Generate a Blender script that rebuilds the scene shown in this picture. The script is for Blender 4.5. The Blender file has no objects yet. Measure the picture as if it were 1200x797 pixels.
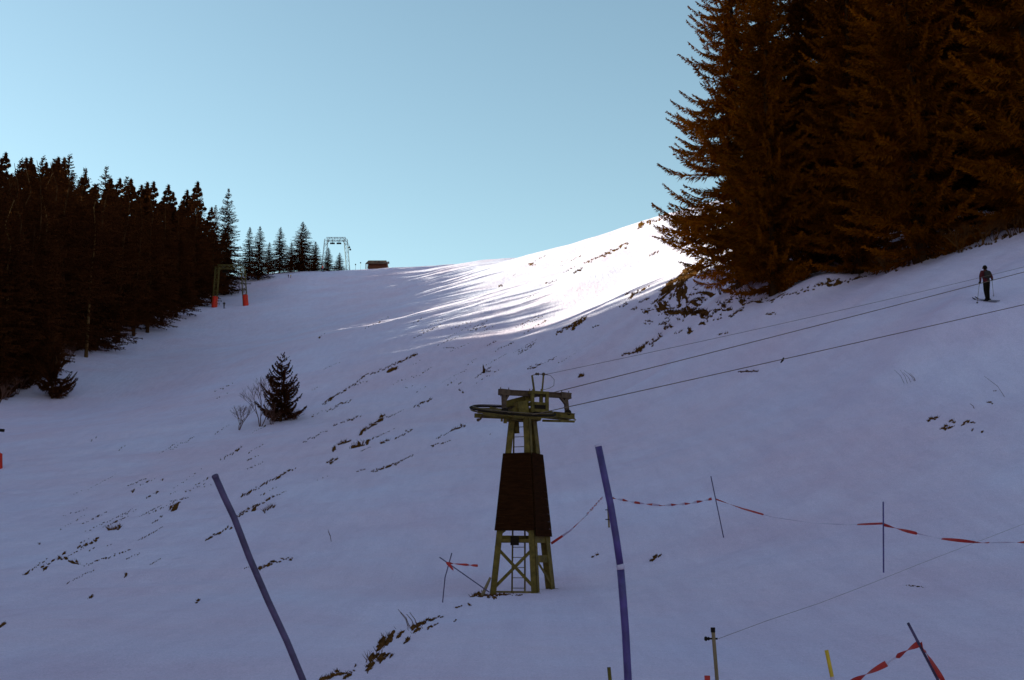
import bpy, math, random
import numpy as np
from mathutils import Vector, Matrix
R = math.radians
random.seed(7)
rng = np.random.default_rng(7)
scene = bpy.context.scene
C = scene.collection

# ------------------------------------------------------------------ camera, sky, sun, exposure
F = 1449.0; PITCH = R(10.0)
cam_d = bpy.data.cameras.new("camera")
cam = bpy.data.objects.new("camera", cam_d); C.objects.link(cam)
cam_d.sensor_width = 36; cam_d.lens = 36 * F / 1200
cam_d.clip_start = 0.1; cam_d.clip_end = 12000
cam.location = (0, 0, 0); cam.rotation_euler = (R(90) + PITCH, 0, 0)
scene.camera = cam

SUN_AZ, SUN_EL = R(-75.0), R(17.9)          # azimuth from +Y towards +X
world = bpy.data.worlds.new("World"); scene.world = world; world.use_nodes = True
wn = world.node_tree; bg = wn.nodes["Background"]
sky = wn.nodes.new("ShaderNodeTexSky"); sky.sky_type = 'NISHITA'; sky.sun_disc = False
sky.sun_elevation = SUN_EL; sky.sun_rotation = SUN_AZ
sky.altitude = 1200; sky.air_density = 1.0; sky.dust_density = 0.6; sky.ozone_density = 1.0
tint = wn.nodes.new("ShaderNodeMix"); tint.data_type = 'RGBA'; tint.blend_type = 'MULTIPLY'
tint.inputs[0].default_value = 1.0; tint.inputs[7].default_value = (1.07, 1.10, 0.895, 1)
wn.links.new(sky.outputs[0], tint.inputs[6]); wn.links.new(tint.outputs[2], bg.inputs[0])
bg.inputs[1].default_value = 0.10
sun_d = bpy.data.lights.new("sun", 'SUN'); sun_d.energy = 5.0; sun_d.angle = R(0.53)
sun_d.color = (0.80, 1.0, 0.74)
sun = bpy.data.objects.new("sun", sun_d); C.objects.link(sun)
sdir = Vector((math.sin(SUN_AZ)*math.cos(SUN_EL), math.cos(SUN_AZ)*math.cos(SUN_EL), math.sin(SUN_EL)))
sun.rotation_euler = sdir.to_track_quat('Z', 'Y').to_euler(); sun.location = sdir * 300
scene.view_settings.view_transform = 'Standard'; scene.view_settings.look = 'None'
scene.view_settings.exposure = 1.25; scene.view_settings.gamma = 1.0
scene.cycles.max_bounces = 5

# ------------------------------------------------------------------ helpers
cp, sp = math.cos(PITCH), math.sin(PITCH)
def P(u, v, Y):
    """survey point: bearing and elevation read off the photo, distance Y north of the camera"""
    a = (u - 600) / F; b = (398.5 - v) / F
    d = (a, cp - b * sp, sp + b * cp)
    t = Y / d[1]
    return Vector((a * t, Y, d[2] * t))

def tag(o, label=None, cat=None, group=None, kind=None):
    if label: o['label'] = label
    if cat: o['category'] = cat
    if group: o['group'] = group
    if kind: o['kind'] = kind
    return o
def empty(name, loc, rz=0, label=None, cat=None, group=None):
    o = bpy.data.objects.new(name, None); C.objects.link(o)
    o.location = loc; o.rotation_euler = (0, 0, rz); o.empty_display_size = 0.3
    return tag(o, label, cat, group)
def mesh_np(name, V, faces, m, parent=None, loc=None, smooth=False):
    me = bpy.data.meshes.new(name); me.from_pydata([tuple(map(float, p)) for p in V], [], faces)
    if not isinstance(m, (list, tuple)): m = [m]
    for q in m: me.materials.append(q)
    if smooth: me.polygons.foreach_set('use_smooth', [True] * len(me.polygons))
    me.update()
    o = bpy.data.objects.new(name, me); C.objects.link(o)
    if parent: o.parent = parent
    if loc is not None: o.location = loc
    return o
def quads_mesh(name, V, nq, m):
    """V: (n*4,3) array of separate quads"""
    me = bpy.data.meshes.new(name); n = len(V) // 4
    me.vertices.add(n*4); me.vertices.foreach_set('co', np.ascontiguousarray(V, dtype=np.float32).ravel())
    me.loops.add(n*4); me.loops.foreach_set('vertex_index', np.arange(n*4, dtype=np.int32))
    me.polygons.add(n); me.polygons.foreach_set('loop_start', np.arange(n, dtype=np.int32)*4)
    me.materials.append(m); me.update(calc_edges=True); me.validate()
    return me
class MB:
    def __init__(s): s.v = []; s.f = []
    def add(s, vs, fs):
        k = len(s.v); s.v += [tuple(p) for p in vs]; s.f += [tuple(i + k for i in f) for f in fs]; return s
    def bar(s, p0, p1, w, h=None, up=(0, 0, 1)):
        """rectangular bar from p0 to p1"""
        h = h or w; p0 = Vector(p0); p1 = Vector(p1); d = (p1 - p0).normalized()
        a = d.cross(Vector(up))
        if a.length < 1e-3: a = d.cross(Vector((0, 1, 0)))
        a.normalize(); b = a.cross(d).normalized()
        vs = [q + a*i*w/2 + b*j*h/2 for q in (p0, p1) for i, j in ((-1,-1),(1,-1),(1,1),(-1,1))]
        return s.add(vs, [(3,2,1,0),(4,5,6,7),(0,1,5,4),(1,2,6,5),(2,3,7,6),(3,0,4,7)])
    def tube(s, pts, r, n=8, closed=False):
        pts = [Vector(p) for p in pts]; m = len(pts)
        rs = r if isinstance(r, (list, tuple)) else [r]*m
        vs = []; fs = []; ref = None
        for i, p in enumerate(pts):
            if closed: d = pts[(i+1) % m] - pts[i-1]
            else: d = pts[min(i+1, m-1)] - pts[max(i-1, 0)]
            d.normalize()
            if ref is None:
                ref = d.cross(Vector((0.13, 0.07, 1)));
                if ref.length < .05: ref = d.cross(Vector((1, 0, 0)))
            a = (ref - d*ref.dot(d)).normalized(); ref = a; b = d.cross(a)
            for k in range(n):
                t = 2*math.pi*k/n; vs.append(p + (a*math.cos(t) + b*math.sin(t))*rs[i])
        for i in range(m if closed else m-1):
            j = (i+1) % m
            for k in range(n): fs.append((i*n+k, i*n+(k+1) % n, j*n+(k+1) % n, j*n+k))
        if not closed:
            fs.append(tuple(range(n-1, -1, -1))); fs.append(tuple(range((m-1)*n, m*n)))
        return s.add(vs, fs)
    def lathe(s, c, axis, prof, n=16):
        """prof: (offset along axis, radius)"""
        c = Vector(c); ax = Vector(axis).normalized(); a = ax.orthogonal().normalized(); b = ax.cross(a)
        vs = []; fs = []; m = len(prof)
        for z, r in prof:
            for k in range(n):
                t = 2*math.pi*k/n; vs.append(c + ax*z + (a*math.cos(t)+b*math.sin(t))*r)
        for i in range(m-1):
            for k in range(n): fs.append((i*n+k, i*n+(k+1) % n, (i+1)*n+(k+1) % n, (i+1)*n+k))
        fs.append(tuple(range(n-1, -1, -1))); fs.append(tuple(range((m-1)*n, m*n)))
        return s.add(vs, fs)
    def build(s, name, m, parent=None, smooth=False, loc=None):
        return mesh_np(name, s.v, s.f, m, parent, loc, smooth)

def mat(name, col, rough=0.7, var=0.25, scale=6.0, bump=0.2, bscale=None, metal=0.0, spec=0.3, col2=None, stretch=(1,1,1), detail=6):
    m = bpy.data.materials.new(name); m.use_nodes = True; nt = m.node_tree; N = nt.nodes; L = nt.links
    b = N["Principled BSDF"]; b.inputs['Roughness'].default_value = rough; b.inputs['Metallic'].default_value = metal
    b.inputs['Specular IOR Level'].default_value = spec
    tc = N.new("ShaderNodeTexCoord"); mp = N.new("ShaderNodeMapping"); mp.inputs['Scale'].default_value = stretch
    L.new(tc.outputs['Object'], mp.inputs[0])
    no = N.new("ShaderNodeTexNoise"); no.inputs['Scale'].default_value = scale; no.inputs['Detail'].default_value = detail
    no.inputs['Roughness'].default_value = 0.65
    L.new(mp.outputs[0], no.inputs['Vector'])
    cr = N.new("ShaderNodeValToRGB"); L.new(no.outputs['Fac'], cr.inputs[0])
    c2 = col2 or tuple(c*(1-var) for c in col); c1 = tuple(min(1, c*(1+var*0.6)) for c in col)
    cr.color_ramp.elements[0].position = 0.3; cr.color_ramp.elements[0].color = (*c2, 1)
    cr.color_ramp.elements[1].position = 0.7; cr.color_ramp.elements[1].color = (*c1, 1)
    L.new(cr.outputs[0], b.inputs['Base Color'])
    if bump:
        n2 = N.new("ShaderNodeTexNoise"); n2.inputs['Scale'].default_value = bscale or scale*4; n2.inputs['Detail'].default_value = 4
        L.new(mp.outputs[0], n2.inputs['Vector'])
        bu = N.new("ShaderNodeBump"); bu.inputs['Strength'].default_value = bump; bu.inputs['Distance'].default_value = 0.05
        L.new(n2.outputs['Fac'], bu.inputs['Height']); L.new(bu.outputs[0], b.inputs['Normal'])
    return m

def snow_material():
    m = bpy.data.materials.new("snow"); m.use_nodes = True; nt = m.node_tree; N = nt.nodes; L = nt.links
    b = N["Principled BSDF"]; b.inputs['Roughness'].default_value = 0.75; b.inputs['Specular IOR Level'].default_value = 0.15
    tc = N.new("ShaderNodeTexCoord")
    def noise(scale, detail, rough=.6, stretch=None, rot=0):
        src = tc.outputs['Object']
        if stretch:
            mp = N.new("ShaderNodeMapping"); mp.inputs['Scale'].default_value = stretch; mp.inputs['Rotation'].default_value = (0, 0, rot)
            L.new(src, mp.inputs[0]); src = mp.outputs[0]
        n = N.new("ShaderNodeTexNoise"); n.inputs['Scale'].default_value = scale; n.inputs['Detail'].default_value = detail
        n.inputs['Roughness'].default_value = rough; L.new(src, n.inputs['Vector']); return n.outputs['Fac']
    # old snow: broad dusty, slightly brownish zones and a fine crystalline grain
    big = noise(0.06, 5, .7)
    r1 = N.new("ShaderNodeValToRGB"); L.new(big, r1.inputs[0])
    r1.color_ramp.elements[0].position = .38; r1.color_ramp.elements[0].color = (0.92, 0.645, 0.785, 1)
    r1.color_ramp.elements[1].position = .62; r1.color_ramp.elements[1].color = (0.90, 0.715, 0.89, 1)
    fine = noise(11, 8, 1.0)
    r2 = N.new("ShaderNodeValToRGB"); L.new(fine, r2.inputs[0])
    r2.color_ramp.elements[0].position = .30; r2.color_ramp.elements[0].color = (.86, .845, .86, 1)
    r2.color_ramp.elements[1].position = .62; r2.color_ramp.elements[1].color = (1, 1, 1, 1)
    mx = N.new("ShaderNodeMix"); mx.data_type = 'RGBA'; mx.blend_type = 'MULTIPLY'; mx.inputs[0].default_value = 1
    L.new(r1.outputs[0], mx.inputs[6]); L.new(r2.outputs[0], mx.inputs[7]); L.new(mx.outputs[2], b.inputs['Base Color'])
    def mult(fac, lo, hi, p0, p1, prev):
        r_ = N.new("ShaderNodeValToRGB"); L.new(fac, r_.inputs[0]); r_.color_ramp.elements[0].position = p0; r_.color_ramp.elements[0].color = lo
        r_.color_ramp.elements[1].position = p1; r_.color_ramp.elements[1].color = hi
        x_ = N.new("ShaderNodeMix"); x_.data_type = 'RGBA'; x_.blend_type = 'MULTIPLY'; x_.inputs[0].default_value = 1
        L.new(prev, x_.inputs[6]); L.new(r_.outputs[0], x_.inputs[7]); L.new(x_.outputs[2], b.inputs['Base Color']); return x_.outputs[2]
    c_ = mult(noise(1.0, 4, .65, (1.5, .045, 1), R(3)), (.94, .93, .945, 1), (1, 1, 1, 1), .36, .60, mx.outputs[2])     # worn ski tracks, their relief shading put into the colour
    c_ = mult(noise(2.2, 10, 1.0), (.90, .89, .905, 1), (1, 1, 1, 1), .38, .60, c_)                                     # crusted, dusty patches
    c_ = mult(noise(.16, 3, .6), (.975, .94, .95, 1), (1, 1, 1, 1), .36, .56, c_)
    c_ = mult(noise(26, 3, 1.0), (.74, .72, .745, 1), (1, 1, 1, 1), .34, .60, c_)                                     # grain
    # relief: grain, wind ripples, ski and groomer tracks
    def bump(h, strength, dist, prev=None):
        bu = N.new("ShaderNodeBump"); bu.inputs['Strength'].default_value = strength; bu.inputs['Distance'].default_value = dist
        L.new(h, bu.inputs['Height'])
        if prev: L.new(prev, bu.inputs['Normal'])
        return bu.outputs[0]
    p = bump(noise(0.9, 6, .65), .5, .25)
    p = bump(noise(1.0, 5, .6, (2.6, 0.10, 1), R(3)), .45, .12, p)
    p = bump(noise(14, 5, .8), .5, .03, p)
    L.new(p, b.inputs['Normal'])
    return m

M = {}
M['snow'] = snow_material()
M['spruce'] = mat('lit_spruce_needles', (0.36, 0.092, 0.004), 1, .75, 0.38, 0, spec=0, detail=6)  # bright copy of the needles, light put into the colour
M['spruce_shade'] = mat('shaded_spruce_needles', (0.18, 0.046, 0.002), 1, .75, 0.38, 0, spec=0, detail=6)  # dimmer copy of the needles, forest shade put into the colour
M['spruce_deep_shade'] = mat('deep_shaded_spruce_needles', (0.11, 0.028, 0.002), 1, .75, 0.38, 0, spec=0, detail=6)  # darkest copy of the needles, deep shade put into the colour
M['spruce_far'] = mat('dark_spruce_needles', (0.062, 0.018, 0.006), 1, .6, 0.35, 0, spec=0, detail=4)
M['bark'] = mat('bark', (0.06, 0.024, 0.010), .95, .5, 3, .6, stretch=(4, 4, .6), spec=.02)
M['bark_pale'] = mat('pale_bark', (0.13, 0.060, 0.022), .95, .5, 3, .6, stretch=(4, 4, .6), spec=.1)
M['twig'] = mat('bare_twigs', (0.13, 0.055, 0.042), .9, .3, 5, 0, spec=.1)
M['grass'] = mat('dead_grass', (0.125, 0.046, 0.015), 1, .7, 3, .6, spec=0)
M['grass_lit'] = mat('sunlit_grass', (0.15, 0.052, 0.012), 1, .6, 3, .6, spec=0)  # sunlit copy of the dead grass, sun warmth put into its colour
M['olive'] = mat('olive_painted_steel', (0.150, 0.088, 0.020), .7, .55, 5, .3, spec=.12)
M['olive_dim'] = mat('dull_olive_steel', (0.105, 0.070, 0.022), .8, .4, 3, .2, spec=.05)
M['rust'] = mat('rusty_steel', (0.11, 0.058, 0.040), .85, .45, 9, .35, spec=.08)
M['plank'] = mat('tarred_boards', (0.030, 0.009, 0.003), .95, .5, 3, .4, stretch=(1, 1, 6), spec=.02)
M['black'] = mat('black_rubber', (0.018, 0.009, 0.006), .8, .3, 8, .2, spec=.08)
M['wire'] = mat('steel_rope', (0.14, 0.075, 0.05), .6, .3, 20, .2, spec=.3)
M['blue'] = mat('purple_blue_plastic', (0.075, 0.036, 0.16), .5, .55, 9, .1, spec=.4)
M['dkpole'] = mat('dull_blue_pole', (0.085, 0.045, 0.105), .55, .55, 9, .1, spec=.3)
M['red'] = mat('red_plastic', (0.42, 0.022, 0.018), .55, .25, 8, .1, spec=.3)
M['white'] = mat('white_plastic', (0.52, 0.38, 0.50), .55, .15, 8, .1, spec=.3)
M['pad'] = mat('red_foam_pad', (0.58, 0.018, 0.006), .7, .2, 3, .2)
M['wood'] = mat('weathered_wood', (0.22, 0.13, 0.07), .9, .4, 6, .4, stretch=(4, 4, .5))
M['yellow'] = mat('yellow_plastic', (0.62, 0.34, 0.02), .5, .2, 8, .1)
M['galv'] = mat('galvanised_steel', (0.13, 0.12, 0.13), .5, .2, 5, .15, spec=.4)
M['hut'] = mat('dark_timber', (0.12, 0.036, 0.020), .9, .4, 2, .4, stretch=(1, 1, 6))
M['hutroof'] = mat('hut_roofing', (0.06, 0.018, 0.012), .9, .4, 2, .4)
M['jacket'] = mat('dark_red_jacket', (0.085, 0.006, 0.009), .9, .3, 6, .2)
M['jacket2'] = mat('charcoal_jacket', (0.026, 0.015, 0.012), .9, .3, 6, .2)
M['trousers'] = mat('black_trousers', (0.012, 0.007, 0.005), .95, .3, 8, .2, spec=.03)
M['skin'] = mat('skin', (0.28, 0.12, 0.08), .6, .1, 8, 0)
M['redsuit'] = mat('bright_red_jacket', (0.7, 0.06, 0.02), .8, .2, 6, .1)
M['bluesuit'] = mat('navy_trousers', (0.03, 0.03, 0.10), .8, .2, 6, .1)

# ------------------------------------------------------------------ terrain
def vnoise(x, y, seed=0):
    xi = np.floor(x).astype(np.int64); yi = np.floor(y).astype(np.int64); fx = x - xi; fy = y - yi
    fx = fx*fx*(3-2*fx); fy = fy*fy*(3-2*fy)
    def h(a, b):
        n = (a*374761393 + b*668265263 + seed*974634777) & 0xFFFFFFFF
        n = ((n ^ (n >> 13)) * 1274126177) & 0xFFFFFFFF
        return ((n ^ (n >> 16)) & 0xFFFF) / 65535.0 - .5
    return (h(xi, yi)*(1-fx)+h(xi+1, yi)*fx)*(1-fy) + (h(xi, yi+1)*(1-fx)+h(xi+1, yi+1)*fx)*fy
SURVEY = [  # bearing and elevation of ground seen in the photo, with its distance
 (0,797,18),(300,797,18),(600,797,18),(900,797,19.5),(1200,797,20),
 (0,700,32),(200,700,32),(400,700,33),(613,692,35),(780,690,33),(1000,690,31),(1200,690,29),
 (0,620,52),(200,610,52),(400,600,52),(600,600,50),(780,600,46),(1000,600,40),(1200,600,37),
 (0,560,75),(150,550,78),(315,508,95),(450,500,86),(600,500,80),(780,500,66),(1000,500,50),(1200,500,45),
 (0,520,100),(150,500,105),(240,475,118),(450,430,122),(600,430,110),(780,430,85),(1000,430,60),(1200,415,52),
 (0,477,140),(50,445,155),(100,402,185),(150,385,205),(200,363,228),(250,352,250),
 (250,420,165),(350,400,160),(450,380,160),(545,394,130),(600,388,128),(690,370,118),(780,390,95),(790,336,112),(900,352,80),
 (300,323,290),(370,320,300),(440,315,305),(520,309,285),(350,350,235),(450,345,225),(560,345,180),(640,330,165),(700,310,160),
 (600,303,252),(700,281,240),(780,251,232),(760,290,170),(1000,326,80),(1100,296,76),(1200,272,70),(1000,380,68),(1157,353,56),(1200,340,57),(860,340,88)]
WORLD = [  # ground outside the picture
 (0,0,-1.9),(0,8,-1.95),(-8,6,-1.95),(8,6,-2.2),(0,-60,-6),(-60,-60,-2),(60,-60,2),(-40,20,0),(-60,50,4),(45,30,5),(60,60,20),(45,52,13),
 (60,90,33),(100,90,50),(60,130,44),(110,140,58),(60,180,58),(110,200,66),(60,240,70),(110,260,72),(50,300,64),(110,340,55),(0,300,61),(0,350,46),
 (-60,340,60),(-60,400,44),(60,400,44),(-110,330,70),(-110,270,68),(-110,220,58),(-95,180,48),(-90,140,33),(-85,110,20),(110,0,25),(110,-60,20),(-120,400,50),
 (-180,300,78),(-180,200,66),(-150,130,45),(-130,60,25),(-130,0,18),(-180,-60,25)]
ctrl = [tuple(P(*s)) for s in SURVEY] + WORLD
CX = np.array([(c[0], c[1]) for c in ctrl]); CZ = np.array([c[2] for c in ctrl])
S0 = 100.0
def tps(r2): return 0.5*r2*np.log(np.maximum(r2, 1e-9))
d2 = ((CX[:, None]-CX[None])**2).sum(-1)/S0**2
n = len(ctrl); A = np.zeros((n+3, n+3)); A[:n, :n] = tps(d2) + np.eye(n)*2e-4
A[:n, n] = 1; A[:n, n+1:] = CX/S0; A[n, :n] = 1; A[n+1:, :n] = (CX/S0).T
W = np.linalg.solve(A, np.concatenate([CZ, [0, 0, 0]]))
def sst(t): t = np.clip(t, 0, 1); return t*t*(3-2*t)
def hgt(x, y):
    x = np.atleast_1d(np.asarray(x, float)); y = np.atleast_1d(np.asarray(y, float)); sh = x.shape
    x = x.ravel(); y = y.ravel()
    xc = np.clip(x, -180, 115); yc = np.clip(y, -60, 400)
    out = np.empty(len(x))
    for i in range(0, len(x), 40000):
        a = xc[i:i+40000]; b = yc[i:i+40000]
        q = tps(((a[:, None]-CX[:, 0])**2+(b[:, None]-CX[:, 1])**2)/S0**2)
        out[i:i+40000] = q @ W[:n] + W[n] + W[n+1]*a/S0 + W[n+2]*b/S0
    far = np.hypot(x-xc, y-yc); out = out*(1-sst(far/900)) - 30*sst(far/900)
    # unseen steep hill added left of view to keep the foreground in shade
    out += SHADE_HILL*sst((-x-75)/130)*sst((176-y)/48)*sst((y+160)/90)
    # crest height along its length, levelled to what the skyline shows
    uu = 600 + 1449*x/np.maximum(y, 50)
    dv = np.interp(uu, [250,320,350,380,410,440,470,500,530,560,590,620,650,680,710,740,770,800], [0,0,2.5,7.5,10.5,11.5,10.5,8,4.5,1.5,0,0,2,4.5,4.5,2,.5,0])
    out -= sst((y-205)/60)*dv*1.05*y/1449
    # small snow covered mound at the foot of the right forest
    out += .9*np.exp(-((x-20.2)**2/5.0+(y-79.5)**2/2.5))
    # relief
    near = np.clip(y/60, .1, 1)
    out += 0.30*near*vnoise(x/9, y/9, 1) + 0.10*vnoise(x/2.7, y/2.7, 2) + .03*vnoise(x/.8, y/.8, 5)
    # terracettes: low steps running along the slope
    ca, sa = math.cos(R(38)), math.sin(R(38)); s = x*ca + y*sa; t = -x*sa + y*ca
    slope = sst((y-20)/20)*sst((150-y)/60)*sst((x+70)/30)
    out += slope*(0.34*vnoise(s/14, t/2.2, 3)+.16*vnoise(s/7, t/1.1, 4))
    # wind-shaped folds on the upper shoulder
    ca, sa = math.cos(R(55)), math.sin(R(55)); s = x*ca + y*sa; t = -x*sa + y*ca
    dome = sst((y-105)/25)*sst((x+32)/18)*sst((60-x)/20)*sst((300-y)/40)
    out += dome*(.7*vnoise(s/24, t/11, 6)+.16*vnoise(s/13, t/3.8, 7)+1.3*vnoise(x/24, y/24, 8)+.35*vnoise(x/7, y/9, 9))
    return out.reshape(sh)
SHADE_HILL = 112.0
def gz(x, y): return float(hgt(x, y)[0])
def ground(u, v):
    """where the line of sight through (u, v) meets the terrain"""
    Y = np.concatenate([np.arange(7, 60, .25), np.arange(60, 340, .8)])
    pts = np.array([P(u, v, y) for y in Y]); h = hgt(pts[:, 0], pts[:, 1]); d = pts[:, 2]-h
    k = np.where(d < 0)[0]
    if len(k) == 0 or k[0] == 0: return Vector((*pts[-1][:2], h[-1])) if len(k) == 0 else Vector((pts[0][0], pts[0][1], h[0]))
    k = k[0]; t = d[k-1]/(d[k-1]-d[k]); p = pts[k-1]*(1-t)+pts[k]*t
    return Vector((p[0], p[1], gz(p[0], p[1])))
def axis(segs):
    out = [segs[0][0]]
    for a, b, st in segs:
        k = max(1, int(round((b-a)/st))); out += list(a+(b-a)*np.arange(1, k+1)/k)
    return np.array(out)
gx = axis([(-4000,-600,400),(-600,-180,20),(-180,-80,3),(-80,-40,.7),(-40,-14,.4),(-14,22,.2),(22,40,.5),(40,80,1.2),(80,180,4),(180,600,25),(600,4000,400)])
gy = axis([(-4000,-600,400),(-600,-80,25),(-80,0,5),(0,12,.8),(12,45,.2),(45,90,.4),(90,260,.75),(260,330,1.5),(330,420,5),(420,800,30),(800,4000,400)])
GX, GY = np.meshgrid(gx, gy); GZ = hgt(GX, GY)
nx, ny = len(gx), len(gy)
me = bpy.data.meshes.new("ground"); me.vertices.add(nx*ny)
me.vertices.foreach_set('co', np.stack([GX, GY, GZ], -1).astype(np.float32).ravel())
I = (np.arange(ny-1)[:, None]*nx + np.arange(nx-1)[None]).ravel()
Q = np.stack([I, I+1, I+1+nx, I+nx], -1).astype(np.int32)
me.loops.add(Q.size); me.loops.foreach_set('vertex_index', Q.ravel())
me.polygons.add(len(Q)); me.polygons.foreach_set('loop_start', np.arange(len(Q), dtype=np.int32)*4)
me.update(calc_edges=True); me.polygons.foreach_set('use_smooth', np.ones(len(Q), bool)); me.materials.append(M['snow'])
go = bpy.data.objects.new("ground", me); C.objects.link(go)
tag(go, 'snow covered hillside and ski piste', kind='structure')

# ------------------------------------------------------------------ conifers
def spruce_quads(H, Rm, seed, whorl, per, twigs, tw, t0=0.03, hang=.5, prof=None, droop=.30, hook=.5, lift=.8, tl=.34, tmax=.95):
    """crown of real twigs: every twig a narrow kite on a drooping, hooked branch"""
    g = np.random.default_rng(seed); out = []
    nz = int(H*(1-t0)/whorl)
    for i in range(nz):
        t = t0 + (1-t0)*(i+g.random()*.6)/nz
        rad = Rm*(prof(t) if prof else ((1-t)**.8)*min(1, .62+3*t))
        for k in range(per):
            a = g.random()*2*math.pi; L = max(.14, rad*g.uniform(.66, 1.12)); z0 = t*H + g.uniform(-.5, .5)*whorl
            sl = -droop*(1-t)**.6 + .55*t**3 + g.uniform(-.08, .08); hk = hook*g.uniform(.7, 1.2)
            nt = max(12, int(twigs*(L/Rm)**.9))
            s = g.random(nt)**.75; s[:2] = .97
            side = np.where(g.random(nt) < .5, -1., 1.)
            ux, uy = math.cos(a), math.sin(a)
            bz = L*(sl*s + hk*s**3*.6)
            base = np.stack([ux*L*s, uy*L*s, z0+bz], -1)
            l = (np.clip(tl*L*(1.05-s)**.8, .16, tmax)*g.uniform(.7, 1.2, nt) + tw*.8)*min(1, .35+L/1.6)
            f = g.uniform(.25, 1., nt); sd = side*g.uniform(.2, 1., nt)*(1-.5*s)
            down = np.where(g.random(nt) < hang, -g.uniform(.2, 1.1, nt), g.uniform(-.1, .35, nt))
            down = down + lift*s**3
            D = np.stack([ux*f - uy*sd, uy*f + ux*sd, down], -1); D /= np.linalg.norm(D, axis=1)[:, None]
            Nn = g.normal(size=(nt, 3)); Sd = np.cross(D, Nn); Sd /= np.linalg.norm(Sd, axis=1)[:, None]+1e-6
            w = (tw*g.uniform(.6, 1.3, nt))[:, None]
            tip = base + D*l[:, None]; mid = base + D*(l*.45)[:, None]
            out.append(np.stack([base, mid+Sd*w, tip, mid-Sd*w], 1).reshape(-1, 3))
            # the limb itself
            sv = np.array([0, .35, .7, 1.0]); q = np.stack([ux*L*sv, uy*L*sv, z0 + L*(sl*sv+hk*sv**3*.6)], -1)
            wd = np.array([.05, .04, .025, .01])[:, None]*(.5+L/5)
            for j in range(3):
                for sdv in (np.array([-uy, ux, 0]), np.array([0, 0, 1.])):
                    out.append(np.array([q[j]-sdv*wd[j], q[j+1]-sdv*wd[j+1], q[j+1]+sdv*wd[j+1], q[j]+sdv*wd[j]]))
    out.append(np.array([[-.05, 0, H*.97], [0, .03, H*.97], [0, 0, H+.3], [.05, 0, H*.97]]))
    return np.concatenate(out)
def trunk_mb(H, r, g, lean=.0):
    pts = [(g.uniform(-.06, .06)*k, g.uniform(-.06, .06)*k, H*k/8 - (.8 if k == 0 else 0)) for k in range(9)]
    return MB().tube(pts, [r*(1.25 if k == 0 else 1)*(1-k/8.4)+.01 for k in range(9)], 9)
class TreeKind:
    def __init__(s, H, crown, trunk, extra=None): s.H = H; s.crown = crown; s.trunk = trunk; s.extra = extra or []
def spruce_kind(H, Rm, seed, m, bark, r, **kw):
    cm = quads_mesh('crown', spruce_quads(H, Rm, seed, **kw), 0, m)
    t = trunk_mb(H*.97, r, random.Random(seed)); tm = bpy.data.meshes.new('trunk'); tm.from_pydata(t.v, [], t.f); tm.materials.append(bark)
    tm.polygons.foreach_set('use_smooth', [True]*len(tm.polygons))
    return TreeKind(H, cm, tm)
def plant(kind, x, y, H, rz, label, group, cat='tree', name='spruce_tree', wide=1.0, sink=.25):
    root = empty(name, (x, y, gz(x, y)-sink), rz, label, cat, group)
    k = (H+sink)/kind.H; root.scale = (k*wide, k*wide, k)
    for nm, d in (('trunk', kind.trunk), ('crown', kind.crown)):
        o = bpy.data.objects.new(nm, d); C.objects.link(o); o.parent = root
    return root
full = lambda t: ((1-t)**.72)*min(1, .55+2.6*t)
high = lambda t: 0 if t < .30 else (((1-t)/.7)**.6)*min(1, .35+2.2*(t-.30))
bgk = dict(whorl=.50, per=8, tw=.040, prof=full, hang=.6, tl=.22, tmax=.62)
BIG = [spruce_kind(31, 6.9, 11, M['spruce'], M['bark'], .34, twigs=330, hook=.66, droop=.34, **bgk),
       spruce_kind(30, 5.4, 12, M['spruce_shade'], M['bark'], .32, twigs=260, hook=.55, droop=.42, **bgk),
       spruce_kind(32, 5.8, 13, M['spruce_deep_shade'], M['bark'], .34, twigs=270, hook=.5, droop=.48, **bgk)]
cone = lambda t: ((1-t)**.85)*min(1, .6+2.6*t)
smk = dict(whorl=.36, per=10, tw=.045, lift=.1, hang=.55, tl=.26)
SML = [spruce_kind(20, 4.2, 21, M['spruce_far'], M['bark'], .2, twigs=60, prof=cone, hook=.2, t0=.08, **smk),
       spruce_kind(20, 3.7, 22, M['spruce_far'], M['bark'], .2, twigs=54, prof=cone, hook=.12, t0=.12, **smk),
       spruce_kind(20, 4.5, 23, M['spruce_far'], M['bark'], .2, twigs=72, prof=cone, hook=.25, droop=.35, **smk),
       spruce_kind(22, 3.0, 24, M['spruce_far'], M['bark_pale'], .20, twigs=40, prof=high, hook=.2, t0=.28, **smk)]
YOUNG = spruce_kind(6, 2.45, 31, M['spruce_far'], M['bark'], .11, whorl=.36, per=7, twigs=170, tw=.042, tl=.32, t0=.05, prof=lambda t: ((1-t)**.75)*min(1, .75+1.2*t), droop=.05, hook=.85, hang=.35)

# right-hand stand of tall spruces: (bearing, distance, height, kind, spread, label)
GR = 'tall spruces of the right hand forest'
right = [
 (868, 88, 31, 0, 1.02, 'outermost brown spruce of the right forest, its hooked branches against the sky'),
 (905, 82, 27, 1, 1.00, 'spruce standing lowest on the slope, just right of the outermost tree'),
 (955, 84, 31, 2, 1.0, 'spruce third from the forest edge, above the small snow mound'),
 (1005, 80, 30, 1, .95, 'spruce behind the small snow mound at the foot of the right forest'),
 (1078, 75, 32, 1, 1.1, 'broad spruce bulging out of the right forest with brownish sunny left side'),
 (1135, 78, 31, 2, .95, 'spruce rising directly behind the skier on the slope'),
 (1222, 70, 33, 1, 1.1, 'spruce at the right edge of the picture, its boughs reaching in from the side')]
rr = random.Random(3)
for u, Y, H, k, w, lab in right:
    p = P(u, 300, Y); plant(BIG[k], p.x, Y, H, rr.uniform(0, 6.28), lab, GR, wide=w)
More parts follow.
